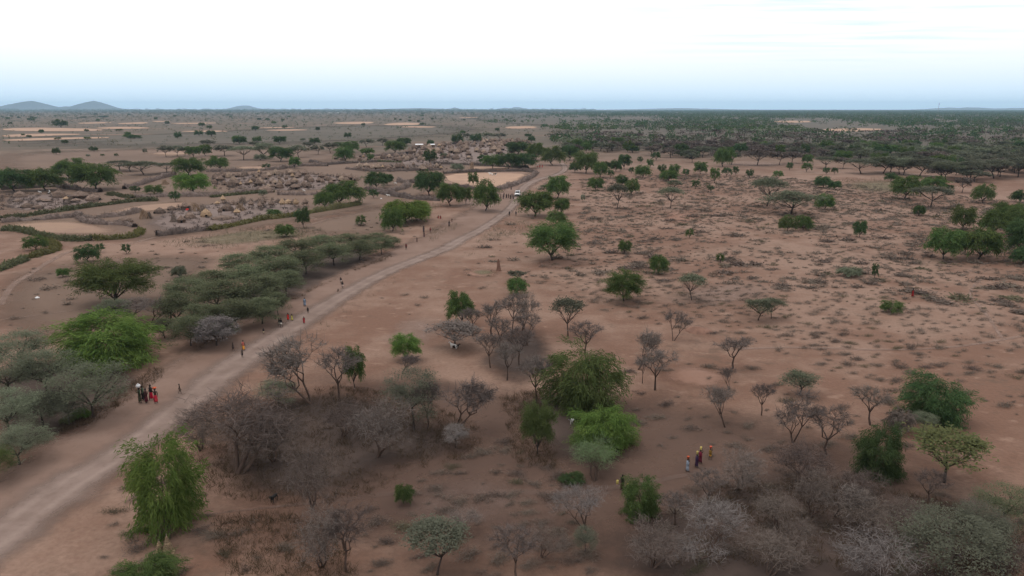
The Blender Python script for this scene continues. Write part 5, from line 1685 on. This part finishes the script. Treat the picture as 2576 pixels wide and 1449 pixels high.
person(708, 824, 23, 165, 'walk', [('shorts', (220, 215, 205)), ('shirt', DK)], 'right person of the pair walking side by side, pale shorts')
person(725, 806, 18, 175, 'stand', [('robe', (215, 60, 55))], 'child in a bright red robe on the verge')
person(735, 807, 16, 175, 'stand', [('robe', (225, 212, 110))], 'child in a pale yellow robe on the verge')
person(765, 814, 17, 200, 'walk', [('robe', (170, 40, 52))], 'child in crimson closest to the road edge')
person(775, 789, 16, 180, 'stand', [('shorts', DK), ('shirt', DK)], 'dark-clothed child below the person in blue')
person(767, 771, 21, 185, 'walk', [('robe', (140, 155, 178)), ('shawl', BLU)], 'person in a long pale blue robe on the verge')
person(858, 714, 16, 190, 'walk', [('shorts', (210, 195, 185)), ('shirt', DK)], 'rear walker of the pair higher up the verge')
person(862, 726, 18, 200, 'walk', [('shorts', (225, 205, 195)), ('shirt', DK)], 'front walker of the pair higher up the verge')
person(851, 734, 12, 160, 'sit', [('wrap', (160, 130, 110))], 'small child crouching beside the two walkers')
person(1022, 629, 16, 180, 'walk', [('shirt', (120, 40, 40)), ('shorts', DK)], 'person in a red top alone on the upper verge')
person(1049, 609, 11, 180, 'walk', [('robe', (130, 105, 100))], 'small brownish figure above the person in the red top')
person(1066, 585, 15, 175, 'stand', [('robe', (70, 60, 66))], 'tall dark-robed figure by the far verge')
person(1067, 597, 13, 185, 'walk', [('wrap', (90, 60, 70))], 'figure walking just in front of the tall dark-robed one')
person(1083, 586, 13, 180, 'walk', [('shawl', (120, 60, 60))], 'figure in a reddish shawl right of the dark-robed one')
person(1130, 570, 14, 180, 'walk', [('robe', (80, 70, 72))], 'grey-robed figure walking below the seated people in red')
person(1137, 559, 9, 180, 'stand', [('wrap', (140, 110, 100))], 'child behind the grey-robed figure')
person(1103, 549, 9, 120, 'sit', [('robe', (165, 45, 45))], 'seated person in red, left one in the dirt clearing', hm=1.5)
person(1108, 550, 9, 200, 'sit', [('robe', (180, 60, 50))], 'seated person in red, right one in the dirt clearing', hm=1.5)
person(1281.6, 544, 8, 180, 'walk', [('shirt', DK), ('shorts', DK)], 'dark figure on the road left side before the car', hm=1.5)
person(1298, 544, 8, 180, 'walk', [('shirt', (40, 44, 60)), ('shorts', DK)], 'dark figure under the tree right of the road', hm=1.6)
for k, (x, y, c_) in enumerate([(1260, 500, DK), (1266, 501, (70, 60, 66)), (1268, 496, (110, 90, 90)), (1274, 499, DK), (1279, 499, (90, 70, 66)), (1284, 501, DK), (1288, 498, (60, 66, 80)), (1291.5, 502, DK)]):
    person(x, y, 12, 100 + 20 * k, 'stand', [('robe' if k % 2 else 'wrap', c_), ('shirt', c_)], 'dark-clothed person in the huddle left of the white car', 'people huddled left of the white car', hm=1.65)
person(1286, 478, 8, 180, 'stand', [('wrap', DK)], 'lone person by the fence corner behind the car', hm=1.6)
person(1352, 421, 12, 180, 'stand', [('robe', (170, 80, 80)), ('shawl', (200, 190, 180))], 'leftmost of the three people in red by the field corner', hm=1.65)
person(1358, 422, 12, 170, 'walk', [('robe', (190, 50, 60))], 'middle of the three people in red by the field corner', hm=1.65)
person(1364, 422, 12, 190, 'walk', [('robe', (185, 60, 66))], 'rightmost of the three people in red by the field corner', hm=1.65)
q = person(1729, 1187, 36, -70, 'load', [('robe', (150, 158, 172)), ('shawl', (135, 145, 160))], 'woman in pale blue-grey cloth with an orange bucket, lowest of the four', hm=1.24)
head_load(*q, 'bucket', OR, 'orange bucket on the head of the woman in blue-grey')
q = person(1752, 1176, 34, -70, 'load', [('robe', PUR), ('shawl', (58, 44, 70))], 'woman in dark purple with a yellow jerrycan on her head', hm=1.28)
head_load(*q, 'can', YE, 'yellow jerrycan on the head of the woman in purple')
q = person(1761, 1166, 34, -60, 'load', [('robe', MAR), ('shawl', (120, 36, 58))], 'woman in maroon behind the one in purple, jerrycan on her head', hm=1.32)
head_load(*q, 'can', YE, 'yellow jerrycan on the head of the woman in maroon')
q = person(1786, 1157, 30, -60, 'load', [('shorts', GOLD), ('shawl', (120, 92, 40))], 'girl in yellow cloth last of the four, orange bucket on her head', hm=1.12)
head_load(*q, 'bucket', (226, 110, 88), 'small orange-pink bucket on the head of the girl in yellow')
q = person(1565, 1233, 38, 120, 'carry', [('wrap', (60, 46, 34)), ('shirt', DK)], 'person in dark brown holding yellow jerrycans beside the small green bush', hm=1.4)
for dx_, z_, lab in ((0.42, 0.10, 'yellow jerrycan held low at the right hand of the person in brown'), (-0.42, 0.42, 'yellow jerrycan held higher at the left hand of the person in brown')):
    o = head_load((q[0][0] + dx_, q[0][1] - 0.12, 0), 1.0, 'can', YE, lab)
    o.location.z = z_ + 0.22
    o.scale = (0.75, 0.75, 0.75)
person(2295, 748, 14, 180, 'stand', [('robe', (140, 40, 40))], 'person in dull red alone among the scrub at the right', hm=1.5)


# ------------------------------------------------------------------ animals
def beast(name, L, H, mat, thick=1.0):
    """standing quadruped facing +Y: deep chest, narrower belly, jointed legs, neck, muzzle, ears, tail"""
    V, Rd, E = [], [], []

    def add(p_, r_, to=None):
        V.append(np.array(p_, float) * (H, L, H))
        Rd.append(r_ * H)
        if to is not None:
            E.append((to, len(V) - 1))
        return len(V) - 1
    hip = add((0, -0.42, 0.74), 0.17 * thick)
    bel = add((0, -0.05, 0.70), 0.19 * thick, hip)
    cst = add((0, 0.32, 0.70), 0.21 * thick, bel)
    nk = add((0, 0.52, 0.92), 0.11, cst)
    hd = add((0, 0.66, 1.06), 0.095, nk)
    add((0, 0.86, 0.96), 0.055, hd)
    for s in (-1, 1):
        add((0.14 * s, 0.60, 1.12), 0.025, hd)
        a = add((0.13 * s, 0.34, 0.50), 0.075, cst)
        b = add((0.13 * s, 0.36, 0.28), 0.042, a)
        c_ = add((0.13 * s, 0.33, 0.04), 0.035, b)
        a = add((0.13 * s, -0.36, 0.55), 0.095, hip)
        b = add((0.13 * s, -0.52, 0.30), 0.045, a)
        add((0.13 * s, -0.46, 0.04), 0.036, b)
    t = add((0, -0.58, 0.72), 0.03, hip)
    add((0, -0.64, 0.42), 0.02, t)
    return skin(name, V, E, Rd, mat)


FUR_W, FUR_B = flat('white_fur', (0.72, 0.70, 0.68), 0.15), flat('black_fur', (0.02, 0.018, 0.017), 0.3)
m, nt = new_mat('pied_fur')
tcn = nd(nt, 'ShaderNodeTexCoord')
n_ = nd(nt, 'ShaderNodeTexNoise', i_Scale=1.6, i_Detail=1.0)
nt.links.new(tcn.outputs['Object'], n_.inputs['Vector'])
finish(nt, mixc(nt, smooth(nt, n_.outputs['Fac'], 0.47, 0.53), (0.02, 0.018, 0.017), (0.70, 0.68, 0.66)))
PIED = m
GOAT, COW = beast('goat', 0.75, 0.62, FUR_W), beast('cow', 1.5, 1.25, FUR_W, 1.12)
for me, x, y, face, mat, nm, lab, hm in [
    (COW, 1234, 441, 80, FUR_W, 'cow', 'white cow in the tan stubble field', 1.0),
    (COW, 1244, 443, -75, PIED, 'cow', 'black and white cow in the tan stubble field', 1.1),
    (GOAT, 1141, 877, 60, FUR_W, 'goat', 'white goat under the flat thin acacia in the leafless grove', 1.2),
    (GOAT, 1147, 878, -80, FUR_B, 'goat', 'black goat beside the white one in the leafless grove', 1.0),
    (GOAT, 1443, 1068, 140, PIED, 'goat', 'black and white goat at the foot of the bright green bush', 1.3),
    (GOAT, 690, 1262, 170, FUR_B, 'goat', 'black goat on the footpath at the lower left', 1.1),
    (GOAT, 101, 486, 90, FUR_W, 'goat', 'white goat at the left of the far-left compound', 1.2),
    (GOAT, 125, 484, 40, FUR_W, 'goat', 'white goat behind the far-left compound by the dark fence', 1.2),
    (GOAT, 125, 488, 140, PIED, 'goat', 'pied goat at the back of the far-left compound', 1.2),
    (GOAT, 994.6, 464, 80, FUR_W, 'goat', 'white goat beside the pen fence of the leaning tree', 1.4),
    (GOAT, 977, 495, 100, FUR_W, 'goat', 'white goat by the long fence toward the car', 1.4),
    (GOAT, 765, 482, 60, FUR_W, 'goat', 'white goat at the right of the middle huts', 1.2),
    (GOAT, 713, 527, 30, FUR_B, 'goat', 'black goat in front of the left golden granary', 1.1),
    (GOAT, 721, 527, 100, FUR_B, 'goat', 'black goat in front of the right golden granary', 1.1),
]:
    o = link(nm, me, None, mat)
    p = at(x, y)
    o.location = (p[0], p[1], 0)
    o.rotation_euler = (0, 0, R(face))
    o.scale = (hm, hm, hm)
    tag(o, lab, nm)
b = MB()
lathe(b, [(0.45, 0), (0.42, 0.35), (0.2, 0.55), (0, 0.6)], 12, 0.06)
o = link('cloth_heap', b.mesh('cloth_heap', cloth((240, 50, 45)), True))
o.location = at(471.5, 529)
tag(o, 'bright red cloth heap beside the dark pointed hut', 'cloth')
b = MB()
lathe(b, [(0.5, 0), (0.46, 0.2), (0.3, 0.34), (0, 0.38)], 10, 0.12)
for x, y, lab in ((465, 508, None), (94, 750, 'pale sack on the bare slope by the left footpath'), (959, 500, 'white sheet lying by the long brush fence')):
    if lab:
        o = link('plastic_sack', b.mesh('plastic_sack', WHITE))
        o.location = at(x, y)
        o.scale = (0.6, 0.5, 0.6)
        tag(o, lab, 'sack')

# termite mound
b = MB()
lathe(b, [(2.0, -0.05), (1.6, 0.12), (1.1, 0.30), (0.6, 0.45), (0.3, 0.52), (0, 0.55)], 18, 0.06)
MND = flat('red_mound', (0.200, 0.110, 0.080), 0.3, 0.8)
o = link('earth_mound', b.mesh('earth_mound', MND, True))
p = at(1757, 832)
o.location = (p[0], p[1], 0)
tag(o, 'low reddish earth mound right of a leafless tree', 'mound')
b = MB()
tube(b, [(0, 0, -0.1), (0.05, 0, 0.8), (-0.05, 0, 1.7), (0, 0, 2.3)], [0.5, 0.36, 0.25, 0.08], 9)
o = link('termite_mound', b.mesh('termite_mound', MND, True))
p = at(1254, 681)
o.location = (p[0], p[1], 0)
tag(o, 'thin red termite mound on the grassy patch', 'mound')


# ------------------------------------------------------------------ white car on the road
def car():
    p_ = at(1302, 493)
    a, b_ = at(1305, 490), at(1291, 515)
    d = b_ - a
    o = empty('white_car', (p_[0], p_[1], 0.012), atan2(-d[0], d[1]))
    PAINT = flat('white_paint', (0.80, 0.80, 0.81), 0.03, 1.0, 0.35)
    GLS = flat('car_glass', (0.014, 0.016, 0.018), 0.1, 1.0, 0.12)
    RUB, MET, LMP = flat('rubber', (0.022, 0.022, 0.022), 0.2), flat('grey_metal', (0.30, 0.30, 0.31), 0.1, 1, 0.4), flat('lamp_glass', (0.75, 0.75, 0.72), 0.05, 1, 0.2)

    def hull(secs, name, mat, par=o):
        """secs: (y, half width low, half width high, z low, z high)"""
        b = MB()
        v = []
        for y, wl, wh, zl, zh in secs:
            zm = zl + (zh - zl) * 0.55
            v += [(-wl * 0.94, y, zl), (-wl, y, zl + 0.08), (-(wl * 0.5 + wh * 0.5), y, zm), (-wh, y, zh - 0.07), (-wh * 0.92, y, zh), (wh * 0.92, y, zh), (wh, y, zh - 0.07), (wl * 0.5 + wh * 0.5, y, zm), (wl, y, zl + 0.08), (wl * 0.94, y, zl)]
        n = 10
        f = [(i * n + j, i * n + (j + 1) % n, (i + 1) * n + (j + 1) % n, (i + 1) * n + j) for i in range(len(secs) - 1) for j in range(n)]
        t = []
        for base in (0, (len(secs) - 1) * n):
            t += [(base, base + j, base + j + 1) for j in range(1, n - 1)]
        b.add(v, f, t)
        return link(name, b.mesh(name, mat), par)
    bd = hull([(2.36, 0.78, 0.74, 0.45, 0.92), (2.28, 0.90, 0.86, 0.38, 1.02), (1.0, 0.93, 0.90, 0.36, 1.10), (-1.9, 0.93, 0.90, 0.36, 1.10), (-2.28, 0.91, 0.86, 0.40, 1.06), (-2.34, 0.84, 0.80, 0.48, 0.98)], 'body', PAINT)
    hull([(1.05, 0.86, 0.80, 1.09, 1.14), (0.45, 0.86, 0.74, 1.09, 1.78), (0.2, 0.86, 0.74, 1.09, 1.86), (-1.95, 0.86, 0.72, 1.09, 1.84), (-2.25, 0.86, 0.74, 1.09, 1.30)], 'cabin', PAINT)

    def pane(name, pts, mat, off):
        b = MB()
        v = np.array(pts, float)
        b.add(np.concatenate((v, v + np.array(off))), [(4, 5, 6, 7), (0, 1, 5, 4), (1, 2, 6, 5), (2, 3, 7, 6), (3, 0, 4, 7)])
        return link(name, b.mesh(name, mat), o)
    pane('windscreen', [(-0.74, 1.00, 1.18), (0.74, 1.00, 1.18), (0.66, 0.50, 1.74), (-0.66, 0.50, 1.74)], GLS, (0, 0.03, 0.025))
    pane('rear_window', [(0.66, -2.26, 1.24), (-0.66, -2.26, 1.24), (-0.62, -2.02, 1.72), (0.62, -2.02, 1.72)], GLS, (0, -0.05, 0.03))
    for s in (-1, 1):
        for y0, y1 in ((0.42, -0.45), (-0.55, -1.30), (-1.40, -1.95)):
            pane('side_window', [(0.868 * s, y0, 1.18), (0.868 * s, y1, 1.18), (0.775 * s, y1, 1.70), (0.775 * s, y0 - 0.12 * (y0 > 0), 1.70)], GLS, (0.018 * s, 0, 0))
        b = MB()
        lathe(b, [(0.11, 0), (0.11, 0.03), (0, 0.04)], 12)
        b.xform(lambda v: np.stack((v[:, 0], v[:, 2], v[:, 1]), 1) + (0.66 * s, 2.30, 0.86))
        link('headlight', b.mesh('headlight', LMP), o)
        b = box(MB(), 0.90 * s - 0.02, 0.90 * s + 0.22 * s, 0.62, 0.70, 1.14, 1.30) if s > 0 else box(MB(), -1.12, -0.92, 0.62, 0.70, 1.14, 1.30)
        link('wing_mirror', b.mesh('wing_mirror', RUB), o)
        for y in (1.45, -1.40):
            t = MB()
            lathe(t, [(0.20, -0.11), (0.36, -0.12), (0.38, -0.06), (0.38, 0.06), (0.36, 0.12), (0.20, 0.11)], 18)
            t.xform(lambda v: np.stack((v[:, 2] + 0.86 * s, v[:, 1] + y, v[:, 0] + 0.37), 1))
            w_ = link('wheel', t.mesh('wheel', RUB, True), o)
            t = MB()
            lathe(t, [(0.0, 0.085), (0.10, 0.10), (0.21, 0.09), (0.21, -0.09), (0.0, -0.085)], 14)
            t.xform(lambda v: np.stack((v[:, 2] + 0.86 * s, v[:, 1] + y, v[:, 0] + 0.37), 1))
            link('rim', t.mesh('rim', MET, True), w_)
    link('bumper', box(MB(), -0.88, 0.88, 2.33, 2.46, 0.40, 0.58).mesh('bumper', RUB), o)
    link('grille', box(MB(), -0.48, 0.48, 2.34, 2.385, 0.68, 0.90).mesh('grille', RUB), o)
    link('roof_rack', box(MB(), -0.60, 0.60, -1.7, -0.1, 1.87, 1.92).mesh('roof_rack', RUB), o)
    tag(o, 'white off-road car with dark windows stopped on the dirt road', 'car')


car()

# radio mast far out, white roofs far off
mst = empty('radio_mast', ((2330 - 1288) / F * 5200, 5200, 0))
MM = flat('mast_steel', (0.30, 0.31, 0.33), 0.1)
mh = height_at(np.array((0, 5200.0, 0)), 258)
b = MB()
for k in range(3):
    a = k * 2 * pi / 3
    tube(b, [(2.4 * cos(a), 2.4 * sin(a), 0), (0.6 * cos(a), 0.6 * sin(a), mh)], [0.45, 0.3], 4)
link('legs', b.mesh('mast_legs', MM), mst)
b = MB()
for i in range(16):
    z = mh * i / 16
    q0 = 2.4 - 1.8 * i / 16
    for k in range(3):
        a, a2 = k * 2 * pi / 3, (k + 1) * 2 * pi / 3
        tube(b, [(q0 * cos(a), q0 * sin(a), z), (q0 * 0.95 * cos(a2), q0 * 0.95 * sin(a2), z + mh / 16)], [0.16, 0.16], 3)
link('bracing', b.mesh('mast_bracing', MM), mst)
for z, d_ in ((0.94, 1.7), (0.84, 1.5), (0.66, 1.2)):
    b = MB()
    lathe(b, [(0.2, -2.2), (d_, -2), (d_, 2), (0.2, 2.2)], 10, c=(1.2, 0, mh * z))
    link('antenna_drum', b.mesh('antenna_drum', MM), mst)
tag(mst, 'thin lattice radio mast standing above the far wood', 'mast')
WR = flat('white_roof', (0.72, 0.73, 0.75), 0.08, 0.5)


def shed(x, y, wpx, h, lab):
    p_ = at(x, y)
    L = wpx * zdepth(p_) / F
    o = empty('white_roofed_shed', (p_[0], p_[1], 0), 0.05)
    link('wall', box(MB(), -L / 2 * 0.94, L / 2 * 0.94, -L * 0.18, L * 0.18, 0, h).mesh('shed_wall', THATCH), o)
    b = MB()
    v = [(-L / 2, -L * 0.22, h), (L / 2, -L * 0.22, h), (L / 2, 0, h * 1.3), (-L / 2, 0, h * 1.3), (-L / 2, L * 0.22, h), (L / 2, L * 0.22, h)]
    b.add(v, [(0, 1, 2, 3), (3, 2, 5, 4), (0, 1, 5, 4)], [(0, 3, 4), (1, 2, 5)])
    link('roof', b.mesh('shed_roof', WR), o)
    link('door', box(MB(), -0.5, 0.5, -L * 0.18 - 0.04, -L * 0.18 + 0.02, 0, h * 0.85).mesh('shed_door', DARK), o)
    tag(o, lab, 'shed')


shed(1055, 371, 20, 2.2, 'long white-roofed shed at the back of the largest village, left one')
shed(1086, 371, 16, 2.2, 'white-roofed shed at the back of the largest village, right one')
shed(1738, 399, 9, 2.0, 'small white-roofed shed at the edge of the far wood')
shed(831, 286.5, 9, 5, 'distant white-roofed building on the far left plain, left one')
shed(850, 286.5, 7, 5, 'distant white-roofed building on the far left plain, right one')

# ------------------------------------------------------------------ evening haze over the plain
HZ, nt = new_mat('haze_air')
pv = nd(nt, 'ShaderNodeVolumePrincipled', i_Density=0.000050, i_Anisotropy=0.0)
pv.inputs['Color'].default_value = (0.50, 0.76, 1.0, 1)
ho = nd(nt, 'ShaderNodeOutputMaterial')
nt.links.new(pv.outputs[0], ho.inputs['Volume'])
o = link('haze', box(MB(), -22500, 22500, -22500, 22500, -2.0, 215).mesh('haze', HZ))
tag(o, 'pale blue evening haze lying over the plain', 'haze', kind='stuff')
